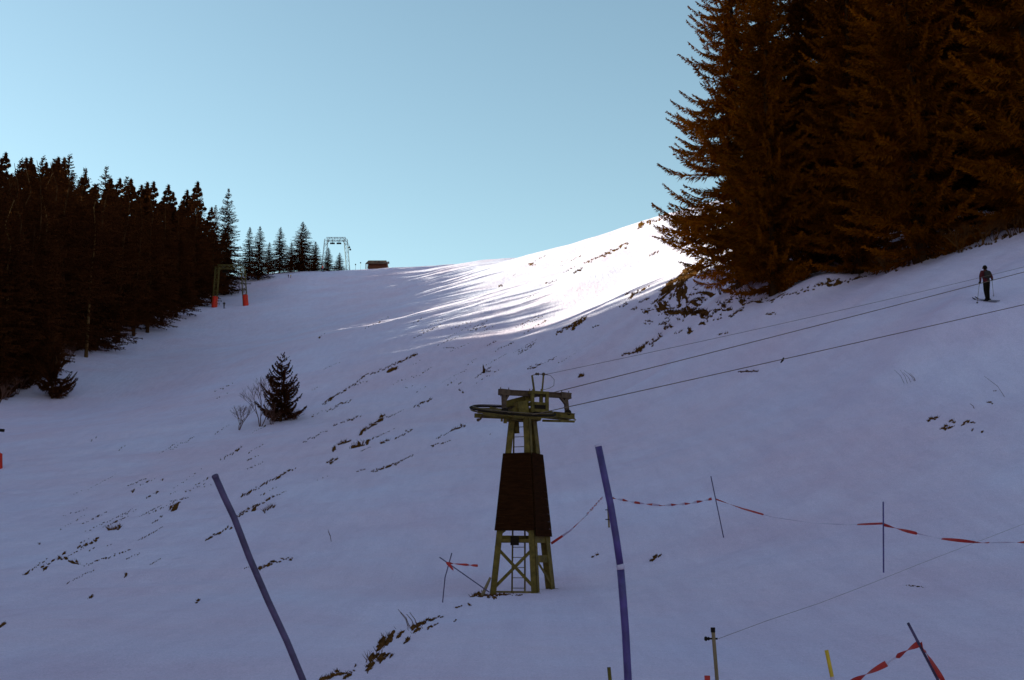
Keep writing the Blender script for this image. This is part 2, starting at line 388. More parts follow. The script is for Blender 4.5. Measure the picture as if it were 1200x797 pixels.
for u, Y, H in [(905,97,31),(945,100,30),(990,95,31),(1030,98,32),(1050,90,30),(1100,92,32),(1150,94,31),(1195,88,33),(1250,84,32),(1180,106,31),(1090,108,32),(1000,110,29),(1270,74,30),(1300,92,30),(1310,68,30)]:
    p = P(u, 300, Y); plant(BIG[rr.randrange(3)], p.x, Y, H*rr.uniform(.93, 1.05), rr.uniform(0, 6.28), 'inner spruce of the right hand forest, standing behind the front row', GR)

# left forest: tips read off the skyline (bearing, elevation of tip, distance, kind, label)
GL = 'spruces of the left hand forest'
left = [
 (3,184,150,1,'narrow spruce at the left edge of the picture on the forest skyline'),
 (25,185,155,0,'second spruce tip from the left edge on the forest skyline'),
 (37,188,160,1,'thin spruce between two higher tips near the left end of the skyline'),
 (51,182,160,0,'tall spruce on the skyline above the pale bare trunk'),
 (64,185,165,1,'slim spruce just left of the highest tip of the left forest'),
 (82,180,168,0,'spruce with the highest tip of the whole left forest'),
 (100,197,175,2,'wide topped spruce right of the highest tip of the left forest'),
 (125,195,182,2,'broad dark spruce standing free above its neighbours in the left forest'),
 (149,206,192,1,'ragged spruce at the step where the left forest skyline drops'),
 (165,234,200,1,'low spruce tip in the dip of the left forest skyline'),
 (181,228,205,0,'spruce just right of the skyline dip in the left forest'),
 (196,236,212,1,'shorter spruce between two tips above the red padded portal'),
 (213,234,220,0,'dark spruce left of the two tall ones over the portal'),
 (232,217,236,2,'left one of the two tall spruces behind the red padded portal'),
 (253,240,246,1,'narrow spruce squeezed between the two tall spruces behind the portal'),
 (268,221,256,2,'right one of the two tall spruces behind the red padded portal'),
 (293,266,272,1,'left tree of the pair of spruces on the crest right of the portal'),
 (305,265,270,0,'right tree of the pair of spruces on the crest right of the portal'),
 (329,266,280,0,'lone pointed spruce between the pair and the stout spruce on the crest'),
 (355,260,284,2,'stout bushy spruce on the crest left of the lattice portal'),
 (370,283,290,0,'short spruce leaning on the right side of the stout crest spruce'),
 (385,290,296,1,'sparse small spruce at the foot of the grey lattice portal'),
 (398,296,300,0,'smallest spruce, standing inside the grey lattice portal'),
 (342,284,290,1,'low dark spruce wedged behind the stout crest spruce'),
 (316,284,285,1,'low spruce filling the gap between the pair and the lone spruce')]
def tiptree(u, v, Y, k, lab, grp, wide=1.0, name='spruce_tree'):
    p = P(u, v, Y); H = max(2.5, p.z - gz(p.x, p.y))
    w = wide*(1 if H > 18 else 1.0 + (18-H)*.075)
    return plant(SML[k], p.x, p.y, H, rr.uniform(0, 6.28), lab, grp, wide=w*(1.0 if k < 3 else 1), name=name)
for u, v, Y, k, lab in left: tiptree(u, v, Y, k, lab, GL, 1.5 if u == 355 else 1.12)
# pale bare trunks at the forest edge
tiptree(57, 196, 158, 3, 'spruce with a long pale bare trunk near the left forest edge', GL)
tiptree(113, 214, 172, 3, 'second spruce with a pale bare trunk, right of the first', GL)
# the rows behind and between
for i in range(110):
    f = rr.random(); u = -40 + 302*f; edge = 145 + 118*f + rr.uniform(0, 26)
    top = np.interp(u, [-40, 0, 82, 130, 160, 230, 285], [190, 196, 196, 212, 240, 240, 262]) + rr.uniform(4, 45)
    tiptree(u, top, edge, rr.choice([0, 1, 2, 0, 1]), 'inner dark spruce of the left forest, below its skyline', GL, 1.15)
for i in range(10):
    u = -14 + 66*i/9; tiptree(u, 205+rr.uniform(0, 60), 141.5 + 9*i/9 + rr.uniform(-1, 4), rr.choice([1, 3, 0]), 'front row dark spruce at the lowest left corner of the left forest', GL, 1.1)
for i in range(22):   # young growth along the lower margin
    f = (i+rr.random())/22; u = -5 + 205*f; v = np.interp(u, [-5, 0, 50, 100, 150, 200, 255], [470, 468, 440, 398, 381, 358, 346])
    p = P(u, v, np.interp(u, [0, 50, 100, 150, 200, 250], [143, 158, 190, 210, 233, 255]))
    plant(YOUNG, p.x, p.y, rr.uniform(3.5, 7), rr.uniform(0, 6.28), 'young bushy spruce at the lower margin of the left forest', 'young spruces along the left forest margin', name='young_spruce')
p = P(62, 455, 147); plant(YOUNG, p.x, p.y, 7.5, 1, 'dark young spruce in front of the forest at its lowest left corner', 'young spruces along the left forest margin', name='young_spruce')
# the lone spruce on the open slope
p = ground(329, 494)
plant(YOUNG, p.x, p.y, 5.25*p.y/95, 2.2, 'lone small dark spruce on the open snow slope beside bare bushes', None, wide=1.0, name='small_spruce')

# unseen trees added on the left to shade the foreground and slope
low = spruce_quads(20, 3.4, 77, whorl=1.1, per=6, twigs=14, tw=.5)
parts = []
g = np.random.default_rng(5)
for i in range(150):
    x = g.uniform(-215, -95); y = g.uniform(-70, 128)
    if x > -0.47*y - 18: continue
    s = g.uniform(.8, 1.3); parts.append(low*s + np.array([x, y, gz(x, y)-.5]))
for i in range(60):  # more unseen trees, added to close a sunlit gap on the slope
    x = g.uniform(-150, -78); y = g.uniform(140, 238)
    if x > -0.44*y - 6: continue
    s = g.uniform(.4, .8); parts.append(low*s + np.array([x, y, gz(x, y)-.5]))
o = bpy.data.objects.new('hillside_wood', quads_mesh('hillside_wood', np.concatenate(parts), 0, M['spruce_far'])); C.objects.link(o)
tag(o, 'unseen conifer wood added left of the piste for its shade', kind='stuff')

# wood added behind the left forest to extend the shade across the crest
parts = []; g = np.random.default_rng(6)
for i in range(190):
    x = g.uniform(-185, -74); y = g.uniform(222, 330)
    s = g.uniform(.82, 1.2); z = gz(x, y)
    parts.append(low*np.array([s*1.2, s*1.2, s]) + np.array([x, y, z-.5]))
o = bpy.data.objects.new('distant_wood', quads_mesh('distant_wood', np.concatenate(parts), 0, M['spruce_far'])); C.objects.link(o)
tag(o, 'dense dark wood added behind the left hand forest to extend its shade', kind='stuff')

# ------------------------------------------------------------------ bare bushes
def bush_mb(H, seed, stems, spread, depth=4, r0=.03):
    q = random.Random(seed); mb = MB()
    def grow(p, d, L, r, k):
        e = p + d*L; m = p + d*L*.5 + Vector((q.uniform(-1, 1), q.uniform(-1, 1), 0))*L*.06
        mb.tube([p, m, e], [r, r*.85, r*.65], 3)
        if k == 0: return
        for _ in range(q.choice((2, 3, 3))):
            nd = (d + Vector((q.gauss(0, 1), q.gauss(0, 1), q.uniform(-.1, .7)))*spread*.55).normalized()
            grow(p + d*L*q.uniform(.55, 1), nd, L*q.uniform(.55, .8), r*.62, k-1)
    for _ in range(stems):
        a = q.uniform(0, 6.28); d = Vector((math.cos(a)*spread*.5, math.sin(a)*spread*.5, 1)).normalized()
        grow(Vector((math.cos(a)*.05, math.sin(a)*.05, -.15)), d, H*.44, r0, depth)
    return mb
def bush(u, v, H, seed, stems, spread, label, group=None, depth=4, r0=.03, name='bare_bush', at=None, m='twig'):
    p = at or ground(u, v); o = bush_mb(H, seed, stems, spread, depth, r0).build(name, M[m]); o.location = p
    return tag(o, label, 'bush', group)
GB = 'bare bushes around the lone small spruce'
p0 = ground(329, 494); Yb = p0.y
def by(u, v, Y): p = P(u, v, Y); return Vector((p.x, p.y, gz(p.x, p.y)))
bush(0, 0, 4.1*Yb/95, 1, 3, .75, 'taller leafless bush touching the left side of the lone small spruce', GB, 5, .05, at=by(305, 505, Yb-1.5))
bush(0, 0, 2.3*Yb/95, 4, 5, .8, 'small round leafless bush furthest left of the lone spruce', GB, 4, .03, at=by(279, 512, Yb-2.5))
bush(0, 0, 1.6*Yb/95, 6, 5, .9, 'low leafless scrub under the boughs of the lone spruce', GB, 4, .025, at=by(318, 500, Yb-.8))
bush(0, 0, 1.3*Yb/95, 8, 5, .9, 'sparse twigs on the right foot of the lone spruce', GB, 3, .02, at=by(346, 492, Yb+.2))
for i in range(26):
    f = (i + rr.random())/26; u = -3 + 255*f; v = np.interp(u, [-5, 0, 50, 100, 150, 200, 255], [474, 472, 447, 403, 385, 362, 350]) - rr.uniform(0, 3)
    p = ground(u, v+1); p.y += rr.uniform(-2, 1); p.z = gz(p.x, p.y)
    bush(0, 0, rr.uniform(2, 4.5), 40+i, 5, .7, 'leafless scrub where the left forest meets the piste', 'leafless scrub along the left forest margin', 3, .05, at=p)
for i, (u, v) in enumerate([(845,345),(870,353),(1165,282),(1185,276),(1150,288),(1195,272),(1125,296),(1040,320)]):
    p = ground(u, v); bush(0, 0, rr.uniform(1.2, 2.8), 80+i, 6, .8, 'brown leafless scrub at the foot of the right forest', 'leafless scrub at the foot of the right forest', 3, .03, at=p, m='grass')

# ------------------------------------------------------------------ bare ground and grass showing through the snow
STREAK = [ # u0,v0,u1,v1, half thickness in px, cover
 (26,675,56,655,1.3,.5),(48,667,76,649,2.6,.7),(68,650,94,662,2.8,.8),(90,643,116,631,1.6,.6),(126,622,141,618,1.6,.9),(98,663,152,645,1,.35),
 (199,597,211,591,2.6,.9),(200,588,222,583,1,.4),(179,613,191,604,1.2,.4),(171,584,186,577,1,.4),(284,581,346,548,1.5,.7),(276,607,320,582,2.2,.85),(320,582,336,575,1,.4),
 (308,601,322,593,1.2,.7),(239,634,270,618,1.4,.7),(304,667,318,660,2,.9),(318,660,344,654,1.6,.8),(258,540,284,524,1.4,.55),(290,531,310,520,1,.3),(354,519,384,505,1.1,.5),
 (378,474,405,457,1.5,.85),(405,457,428,440,1.5,.65),(428,440,448,434,1.3,.6),(448,434,490,414,1.5,.8),(415,452,430,447,1,.4),(457,434,465,430,2.4,1),(383,483,400,473,1.5,.7),(400,473,413,470,1,.4),
 (390,500,423,487,1.2,.45),(423,507,437,497,1.9,.9),(437,498,451,490,3.0,1),(451,490,462,486,1,.5),(413,527,425,520,3.0,1),(425,521,437,513,2,.7),(440,514,450,508,1,.4),
 (384,543,395,538,2.0,1),(397,521,408,516,2.2,1),(390,527,393,526,1.6,1),(396,522,397,521,1,1),(447,520,457,516,1.5,.8),(462,515,476,508,1.2,.6),(474,507,484,504,1.9,.8),
 (485,478,506,467,1.3,.7),(435,554,450,548,1.6,.9),(450,548,470,541,1.3,.9),(470,541,485,533,1,.7),(418,554,428,550,1.2,.7),(511,514,530,505,1,.5),(530,505,545,498,2,.85),(504,523,528,517,1.2,.5),
 (557,443,575,430,1,.7),(534,450,541,447,1.5,.5),(537,457,543,460,1.2,.7),(618,433,634,427,1.6,.8),(607,416,626,404,1,.5),(678,443,684,440,2.4,1),(651,391,670,382,1.8,.9),(670,382,686,373,2.3,1),
 (520,408,532,408,1,.5),(548,388,569,383,1.2,.6),(571,405,582,400,1,.5),(693,384,702,381,1.8,.6),(730,418,746,412,2.2,.9),(746,411,760,403,2.2,.95),(760,404,776,395,2,.9),(778,386,788,382,1.8,.9),
 (790,392,800,388,1,.5),(806,387,810,385,2.6,1),(820,380,826,378,1.6,.8),(735,350,748,341,3,.9),(740,345,760,336,1.8,.6),(725,362,737,355,2,.7),(750,368,768,364,2,.6),(757,362,775,356,1.6,.5),
 (766,360,783,362,2.6,.8),(772,356,783,366,4.0,1),(783,366,800,367,3.4,1),(800,367,822,365,2.6,.9),(783,340,770,354,3.8,1),(800,330,799,345,4,1),(799,345,805,353,4,1),(805,353,815,354,4,1),
 (836,364,858,361,3.2,.9),(820,372,832,366,2,.8),(854,370,872,362,2,.8),(840,357,850,356,1.8,.9),(808,345,826,345,2.4,.7),(812,337,822,332,1.6,.6),(865,355,905,352,3,.6),(897,368,909,368,1.5,.9),
 (900,354,975,330,2.4,.75),(975,334,1040,316,2,.7),(1040,318,1090,302,2.2,.7),(1090,303,1135,292,2,.7),(1135,293,1200,270,2.6,.7),(985,318,1008,324,2.5,.7),(960,335,985,327,1.5,.8),
 (684,309,712,297,1.3,.7),(707,299,736,286,2,.9),(672,320,683,315,1.4,.8),(640,333,652,329,1,.5),(747,265,783,254,1.5,.6),(583,337,590,334,1.2,.6),(618,312,628,310,1.4,.6),(760,300,772,294,1,.5),(600,322,606,320,1,.4),
 (1087,491,1098,489,2.2,1),(1104,503,1116,500,2.4,1),(1114,495,1118,493,1.8,1),(1128,497,1136,494,2,1),(1138,496,1142,495,1,1),(1138,505,1141,504,1,1),(1150,507,1153,506,1,1),(1158,472,1163,472,1.6,.8),(1164,459,1168,458,1,.6),
 (865,436,889,435,1,.9),(693,653,701,651,3,.8),(762,656,772,650,2.4,1),(1062,686,1082,688,.8,.5),
 (376,797,400,790,4.5,1),(402,797,411,789,3.8,1),(431,785,438,776,3,1),(434,775,446,762,6,1),(443,764,453,752,5,1),(452,755,460,744,4.5,1),(450,773,457,766,2.6,.8),(466,747,472,743,2,1),
 (474,754,479,749,2,1),(484,738,496,731,3.4,1),(498,731,503,726,1.8,.9),(503,727,519,722,1.4,.8),(501,738,513,731,1.5,.8),(416,781,418,778,1,.6),(405,790,416,786,.9,.5),
 (552,699,560,696,3,1),(560,697,576,698,2.6,1),(576,698,594,697,1.4,.9),(594,697,612,698,1,.6),(548,708,551,710,1.6,1),(534,712,542,711,.9,.8),(530,729,536,727,.9,.5),
 (105,701,109,698,1.8,1),(146,675,149,673,1.8,1),(229,706,234,703,2,1),(0,735,5,731,1.6,1),(45,638,47,637,1.2,1),(154,576,158,575,1.2,1),(391,527,393,525,1.6,1)]
q = random.Random(21)
for _ in range(90):   # fine broken streaks between the large ones, all along the same slope lines
    f = q.random(); u = 60 + 620*f; v = 640 - 300*f + q.gauss(0, 40); l = q.uniform(6, 34)
    STREAK.append((u, v, u+l, v-l*q.uniform(.38, .62), q.uniform(.5, .95), q.uniform(.15, .4)))
for _ in range(26):
    u = q.uniform(735, 850); v = q.gauss(366, 12); STREAK.append((u, v, u+q.uniform(4, 14), v-q.uniform(0, 6), q.uniform(.8, 2), q.uniform(.4, .9)))
STREAK += [(783,338,800,324,4,1),(800,326,824,308,6,1),(792,334,816,314,5,1),(800,332,799,352,4,1),(810,318,835,320,4,.9),(776,345,800,326,5,1),(786,350,798,338,3,1),(770,362,790,368,3.2,1),(800,366,826,368,3.4,1),(810,352,824,349,2.5,1),(815,340,835,346,3,.9),(850,350,880,353,3,.8)]
def patches(rows, name, m, label):
    q = random.Random(9); V = []; Fc = []
    for (u0, v0, u1, v1, hw, cov) in rows:
        L = math.hypot(u1-u0, v1-v0); du, dv = ((u1-u0)/L, (v1-v0)/L) if L > .01 else (1, 0)
        um, vm = (u0+u1)/2, (v0+v1)/2; r = hw
        # how far one step of bearing and of elevation carries along the ground here
        JU = (ground(um+9, vm)-ground(um-9, vm))/18; JV = (ground(um, min(796, vm+8))-ground(um, vm-8))/16
        JU.z = JV.z = 0; m_ = 9*JU.length
        if JV.length > m_: JV *= m_/JV.length
        nn = max(1, int(L/(r*(1.0 if cov < .9 else .8))*cov)); bl = r*max(JU.length, .012)
        for i in range(nn):
            f = (i+q.random())/nn; of = q.gauss(0, .55)*r
            uc, vc = u0+(u1-u0)*f - dv*of, v0+(v1-v0)*f + du*of
            c = ground(uc, min(vc, 799))
            sz = min(1.4, .42/(q.random()**.6+.15)) if cov < 1 else q.uniform(.55, 1.25)
            rl = r*sz*q.uniform(1.0, 2.2); rs = r*sz*q.uniform(.45, .9)
            k = 13; base = len(V); V.append((c.x, c.y, gz(c.x, c.y)+.02+.05*min(1, bl*5)))
            def at_(t, w):
                a_, b_ = math.cos(t)*rl*w, math.sin(t)*rs*w
                return c + JU*(du*a_ - dv*b_) + JV*(dv*a_ + du*b_)
            ws = [q.uniform(.5, 1.35) for _ in range(k)]
            for sc, dz in ((.62, .02), (1.0, -.03)):
                for j in range(k):
                    p_ = at_(2*math.pi*j/k, ws[j]*sc); V.append((p_.x, p_.y, dz))
            for j in range(k):
                n2 = (j+1) % k
                Fc.append((base, base+1+j, base+1+n2)); Fc.append((base+1+j, base+1+k+j, base+1+k+n2, base+1+n2))
            # blades
            for _ in range(int(9*cov)+1):
                p_ = at_(q.random()*6.28, q.random()**.5*1.1); x, y = p_.x, p_.y
                h = min(.20, bl*1.1)*q.uniform(.4, 1.5) + .01; ax = q.uniform(-.7, .7)*h; ay = q.uniform(-.9, .2)*h; wd = .004 + .04*bl; bb = len(V)
                V.extend([(x-wd, y, 0), (x+wd, y, 0), (x+ax, y+ay, h*.8)]); Fc.append((bb, bb+1, bb+2))
    # ground heights in one go for the rings and blades (their z so far is an offset)
    A = np.array(V); isoff = np.ones(len(A), bool)
    tops = [f[0] for f in Fc if len(f) == 3 and f[1] == f[0]+1 and f[2] == f[0]+2 and A[f[0], 2] > 1e3]
    H = hgt(A[:, 0], A[:, 1]); raw = A[:, 2].copy(); cen = np.zeros(len(A), bool)
    for f in CENT(Fc, V): cen[f] = True
    A[:, 2] = np.where(cen, raw, H + raw)
    return tag(mesh_np(name, A, Fc, M[m]), label, 'grass', kind='stuff')
def CENT(Fc, V):
    c = {}
    for f in Fc:
        if len(f) == 3: c[f[0]] = c.get(f[0], 0) + 1
    return [k for k, n_ in c.items() if n_ >= 5]
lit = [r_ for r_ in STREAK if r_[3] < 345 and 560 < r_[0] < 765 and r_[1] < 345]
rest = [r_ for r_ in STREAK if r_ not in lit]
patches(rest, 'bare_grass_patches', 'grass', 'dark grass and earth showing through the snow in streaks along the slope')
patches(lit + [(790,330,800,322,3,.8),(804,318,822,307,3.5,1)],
        'sunlit_grass_patches', 'grass_lit', 'grass in a sunlit orange brown tone showing through the snow at the sunny shoulder')

# dead stalks standing in the snow
def stalks(u, v, H, n_, lean, seed, label, group='dead stalks sticking out of the snow', fan=.5):
    q = random.Random(seed); mb = MB(); p = ground(u, v)
    for i in range(n_):
        h = H*q.uniform(.6, 1); o_ = q.uniform(-fan, fan)*H; l = lean*h + q.uniform(-.2, .2)*h
        mb.tube([(o_, 0, -.05), (o_+l*.35, 0, h*.5), (o_+l, .02, h)], [.009, .008, .005], 4)
    o = mb.build('dead_stalk', M['twig']); o.location = p; tag(o, label, 'plant', group)
stalks(1068, 448, .62, 6, -.7, 1, 'fan of thin dead stalks leaning left on the right slope')
stalks(1178, 465, .85, 1, -.75, 2, 'single long bent stalk with a dry flower head near the right edge', fan=0)
stalks(478, 734, .42, 4, -.6, 3, 'few thin twigs above the grass patches left of the tower foot')
stalks(1145, 478, .25, 2, -.9, 4, 'two short fine stalks near the dark spots on the right slope')
stalks(385, 635, .45, 2, -.5, 5, 'two pale stalks on the slope right of the left blue pole')
stalks(715, 600, .3, 1, -.5, 6, 'tiny stalk at the foot of the wooden post behind the right blue pole')
# charred stump with tuft on the slope above the tower
p = ground(567, 437); r_ = p.y/F
t = empty('tree_stump', p, 0, 'dark split stump with a tuft beside it on the slope above the tower', 'stump')
mb = MB(); mb.tube([(0, 0, -.2), (-.1*r_, 0, 5*r_), (-1.0*r_, 0, 10*r_)], [1.9*r_, 1.2*r_, .35*r_], 7); mb.tube([(0, 0, 0), (1.2*r_, 0, 5*r_)], [1.8*r_, .8*r_], 6)
mb.build('stump', M['bark'], t)
bush_mb(6.5*r_, 3, 8, 1.3, 2, .05).build('tuft', M['grass'], t, loc=(6*r_, 0, 0))

# ------------------------------------------------------------------ drag lift tower
TB = P(613, 689, 35); TB.z = gz(TB.x, TB.y)
T = empty('lift_tower', TB, 0, 'olive green drag lift tower with dark boarding and bull wheel on the snow', 'lift tower')
def tp(u, v, dy=0): return P(u, v, 35+dy) - TB
phi = R(-22.5); ea = Vector((math.cos(phi), math.sin(phi), 0)); eb = Vector((-math.sin(phi), math.cos(phi), 0))
ztop = tp(613, 490).z; sB, sT = 1.40, .60
def corner(i, j, z):
    f = z/ztop; s_ = sB + (sT-sB)*f; return ea*(i*s_/2) + eb*(j*s_/2) + Vector((0, 0, z))
O4 = [(-1, -1), (1, -1), (1, 1)]
FACES = ((O4[0], O4[1], -eb), (O4[1], O4[2], ea), (O4[2], O4[0], (eb-ea).normalized()))
for i, j in O4:
    z0 = -.35
    mb = MB(); a0, a1 = corner(i, j, z0), corner(i, j, ztop)
    # angle iron: two flanges
    w = .28 if (i, j) == (1, 1) else .18; fl = .022
    for dr, ot in ((-ea*i, -eb*j), (-eb*j, -ea*i)):
        vs = []
        for c_ in (a0, a1): vs += [c_, c_ + dr*w, c_ + dr*w + ot*fl, c_ + ot*fl]
        mb.add(vs, [(0,1,2,3),(7,6,5,4),(0,4,5,1),(1,5,6,2),(2,6,7,3),(3,7,4,0)])
    lg = mb.build('leg', M['olive'], T)
    ft = corner(i, j, 0.02); gzl = gz(TB.x+ft.x, TB.y+ft.y) - TB.z
    MB().bar(ft + Vector((0, 0, gzl-.15)), ft + Vector((0, 0, gzl-.02)), .26, .26, up=ea).build('foot_plate', M['olive'], lg)
def zv(v): return tp(613, v).z
zc0, zc1 = zv(622), zv(532)
for k, ((i0, j0), (i1, j1), nrm) in enumerate(FACES):
    npl = 11; lo = zc0 - (.16 if k == 1 else 0)
    q = random.Random(k)
    for b in range(npl):
        za = lo + (zc1-lo)*b/npl; zb = lo + (zc1-lo)*(b+1)/npl - .004
        off = nrm*(.045 + q.uniform(0, .002)); e = .035
        A_ = [corner(i0, j0, za), corner(i1, j1, za), corner(i1, j1, zb), corner(i0, j0, zb)]
        dd = (A_[1]-A_[0]).normalized(); ex = q.uniform(0, .003)
        A_ = [A_[0]-dd*(e+ex), A_[1]+dd*(e-ex), A_[2]+dd*(e-ex), A_[3]-dd*(e+ex)]
        vs = [p_+off for p_ in A_] + [p_+off+nrm*.025 for p_ in A_]
        MB().add(vs, [(3,2,1,0),(4,5,6,7),(0,1,5,4),(1,2,6,5),(2,3,7,6),(3,0,4,7)]).build('plank', M['plank'], T)
# bracing of the four faces
zx0, zx1, zbm = .05, zv(640), zv(634)
for k, ((i0, j0), (i1, j1), nrm) in enumerate(FACES):
    ins = -nrm*.035
    if k == 0:
        MB().bar(corner(i0, j0, zx1)+ins, corner(i1, j1, zx0)+ins, .085, .02, up=eb).build('cross_brace', M['olive'], T)
        MB().bar(corner(i1, j1, zx1)+ins*1.8, corner(i0, j0, zx0)+ins*1.8, .085, .02, up=eb).build('cross_brace', M['olive'], T)
        MB().bar(corner(i0, j0, zbm)+ins, corner(i1, j1, zbm)+ins, .02, .09, up=(0, 0, 1)).build('crossbeam', M['olive'], T)
        MB().bar(corner(i0, j0, .03)+ins, corner(i1, j1, .03)+ins, .03, .05).build('crossbeam', M['olive'], T)
        for (i_, j_), (i2, j2) in (((i0, j0), (i1, j1)), ((i1, j1), (i0, j0))):
            c2 = (corner(i_, j_, zc0)+ins*.8).lerp(corner(i2, j2, zc0)+ins*.8, .22)
            MB().bar(corner(i_, j_, zbm+.12)+ins*.8, c2, .05, .02, up=eb).build('gusset', M['olive'], T)
    else:
        for zz in ((zv(655), zv(632), zv(600)) if k == 1 else (zv(632),)):
            MB().bar(corner(i0, j0, zz)+ins, corner(i1, j1, zz)+ins, .02, .20).build('side_tie', M['olive'], T)
        if k == 1: MB().bar(corner(i0, j0, zv(652))+ins, corner(i1, j1, .1)+ins, .07, .02, up=ea).build('cross_brace', M['olive'], T)
# small sign box on the crossbeam
cb = (corner(-1, -1, zbm)+corner(1, -1, zbm))/2
MB().bar(cb + eb*-.03 - ea*.12 + Vector((0,0,.0)), cb + eb*-.03 + ea*.12, .035, .25).build('sign_box', M['black'], T)
# ladder inside
lad = empty('ladder', (0, 0, 0)); lad.parent = T
lx = [-.28, .09]; l0 = Vector((0, 0, 0))
for x_ in lx: MB().bar(ea*x_*1.05 + eb*-.10 + Vector((0, 0, -.15)), ea*x_*.9 + eb*-.05 + Vector((0, 0, ztop*.97)), .045, .03).build('rail', M['olive'], lad)
for k in range(17):
    z = .12 + k*.28
    MB().tube([ea*lx[0]+eb*-.08+Vector((0,0,z)), ea*lx[1]+eb*-.08+Vector((0,0,z))], .011, 6).build('rung', M['olive'], lad)
# head: axes along and across the rope
hc = Vector((.92, .39, 0)).normalized(); hn = Vector((-hc.y, hc.x, 0))
hz = zv(483)
top = MB()
for s_ in (-1, 1): top.bar(corner(-1, -1, ztop)*.0 + hn*.30*s_ - hc*.42 + Vector((0, 0, ztop)), hn*.30*s_ + hc*.42 + Vector((0, 0, ztop)), .10, .12)
for s_ in (-1, 1): top.bar(-hn*.34 + hc*.36*s_ + Vector((0, 0, ztop-.02)), hn*.34 + hc*.36*s_ + Vector((0, 0, ztop-.02)), .10, .14)
top.build('head_frame', M['olive'], T)
# main channel beams (near and far), running right
bm0, bm1 = tp(602, 481, -.3), tp(673, 488, .55)
bd = (bm1-bm0).normalized()
for k, off in enumerate((Vector((0,0,0)), hn*.42)):
    mb = MB(); a_, b_ = bm0+off, bm1+off
    mb.bar(a_, b_, .02, .15, up=(0, 0, 1)); mb.bar(a_+Vector((0,0,.07)) , b_+Vector((0,0,.07)), .11, .015); mb.bar(a_-Vector((0,0,.07)), b_-Vector((0,0,.07)), .11, .015)
    mb.build('main_beam', M['olive'], T)
mb = MB()
for f in (.02, .5, .98): mb.bar(bm0.lerp(bm1, f), bm0.lerp(bm1, f)+hn*.42, .1, .13)
mb.build('beam_tie', M['olive'], T)
# upper rusty beam with two hangers
u0, u1 = tp(585, 459.5, -.35), tp(669, 464, .6)
mb = MB(); mb.bar(u0, u1, .03, .13); mb.bar(u0+Vector((0,0,.065)), u1+Vector((0,0,.065)), .12, .02); mb.bar(u0-Vector((0,0,.065)), u1-Vector((0,0,.065)), .12, .02)
ub = mb.build('upper_beam', M['rust'], T)
for f in (.02, .13, .42, .46, .87, .97):
    c_ = u0.lerp(u1, f); MB().tube([c_-Vector((0,0,.12)), c_+Vector((0,0,.14))], .012, 6).build('bolt', M['rust'], ub)
for f in (.07, .92):
    c_ = u0.lerp(u1, f); MB().bar(c_ - bd*.16, c_ + bd*.16, .16, .17).build('clamp_block', M['rust'], ub)
for f, vb in ((.06, 486), (.92, 484)):
    c_ = u0.lerp(u1, f); zb = tp(600, vb).z; e_ = Vector((c_.x + (.02 if f < .5 else .06), c_.y, zb))
    mb = MB(); mb.bar(c_, e_, .10, .12, up=hn); mb.bar(c_ + bd*(.16 if f < .5 else -.20) - Vector((0,0,.03)), c_.lerp(e_, .5), .05, .10, up=hn); mb.bar(e_-bd*.10, e_+bd*.10, .14, .10)
    h_ = mb.build('hanger', M['rust'], T)
    MB().lathe(e_ - hn*.08 + Vector((0,0,.06)), hn, [(0, .06), (.02, .10), (.05, .07), (.08, .10), (.10, .06)], 14).build('roller', M['black'], h_)
# sloping strut from the wheel hub to the cage
MB().bar(tp(591, 473, .2), tp(622, 465, .3), .10, .13).build('strut', M['olive'], T)
MB().bar(tp(591, 477, .0), tp(626, 468, .1), .08, .06).build('strut', M['olive'], T)
# upright cage
cg = [tp(624, 483, -.22), tp(641, 483, .02), tp(641, 483, .02)+hn*.4, tp(624, 483, -.22)+hn*.4]
ch = zv(459) - cg[0].z
for c_ in cg: MB().bar(c_, Vector((c_.x, c_.y, cg[0].z+ch)), .085, .085, up=hc).build('cage_post', M['olive'], T)
for zz in (ch-.04, ch*.42, .06):
    for a_, b_ in ((0, 1), (1, 2), (2, 3), (3, 0)):
        MB().bar(Vector((cg[a_].x, cg[a_].y, cg[0].z+zz)), Vector((cg[b_].x, cg[b_].y, cg[0].z+zz)), .05, .08).build('cage_rail', M['olive'], T)
MB().bar(cg[0].lerp(cg[1], .15)+Vector((0,0,.1))+hn*.1, cg[0].lerp(cg[1], .85)+Vector((0,0,.1))+hn*.1, .22, .22).build('gear_box', M['black'], T)
MB().bar(cg[0].lerp(cg[1], -.25)+Vector((0,0,.15))+hn*.2, cg[0].lerp(cg[1], -.9)+Vector((0,0,.12))+hn*.2, .26, .36).build('gear_box', M['olive'], T)
# two rods carrying the signal line
ra, rb = tp(623.5, 440, 0), tp(637, 439, .15)
MB().bar(tp(626.5, 462, 0), ra, .055).build('rod', M['olive'], T)
MB().bar(tp(635, 462, .15), rb, .05).build('rod', M['olive'], T)
MB().bar(tp(634, 472, .1), tp(635, 456, .1), .07).build('rod', M['olive'], T)
mb = MB(); mb.tube([ra, ra.lerp(rb, .5)+Vector((0,0,.03)), rb, rb+Vector((.12, .03, .02))], .012, 5)
mb.lathe(ra.lerp(rb, .45)-hc*.06+Vector((0,0,.03)), hc, [(0, .02), (.03, .045), (.06, .025), (.09, .045), (.12, .02)], 8)
mb.lathe(rb-hc*.05+Vector((0,0,.01)), hc, [(0, .02), (.03, .05), (.07, .05), (.1, .02)], 8)
mb.build('insulator', M['rust'], T)
MB().tube([rb+Vector((.05,0,0)), tp(645, 440, .2), tp(649.5, 445, .2), tp(649, 452, .2), tp(644, 455, .15), tp(636, 457, .1)], .008, 5).build('signal_lead', M['wire'], T)
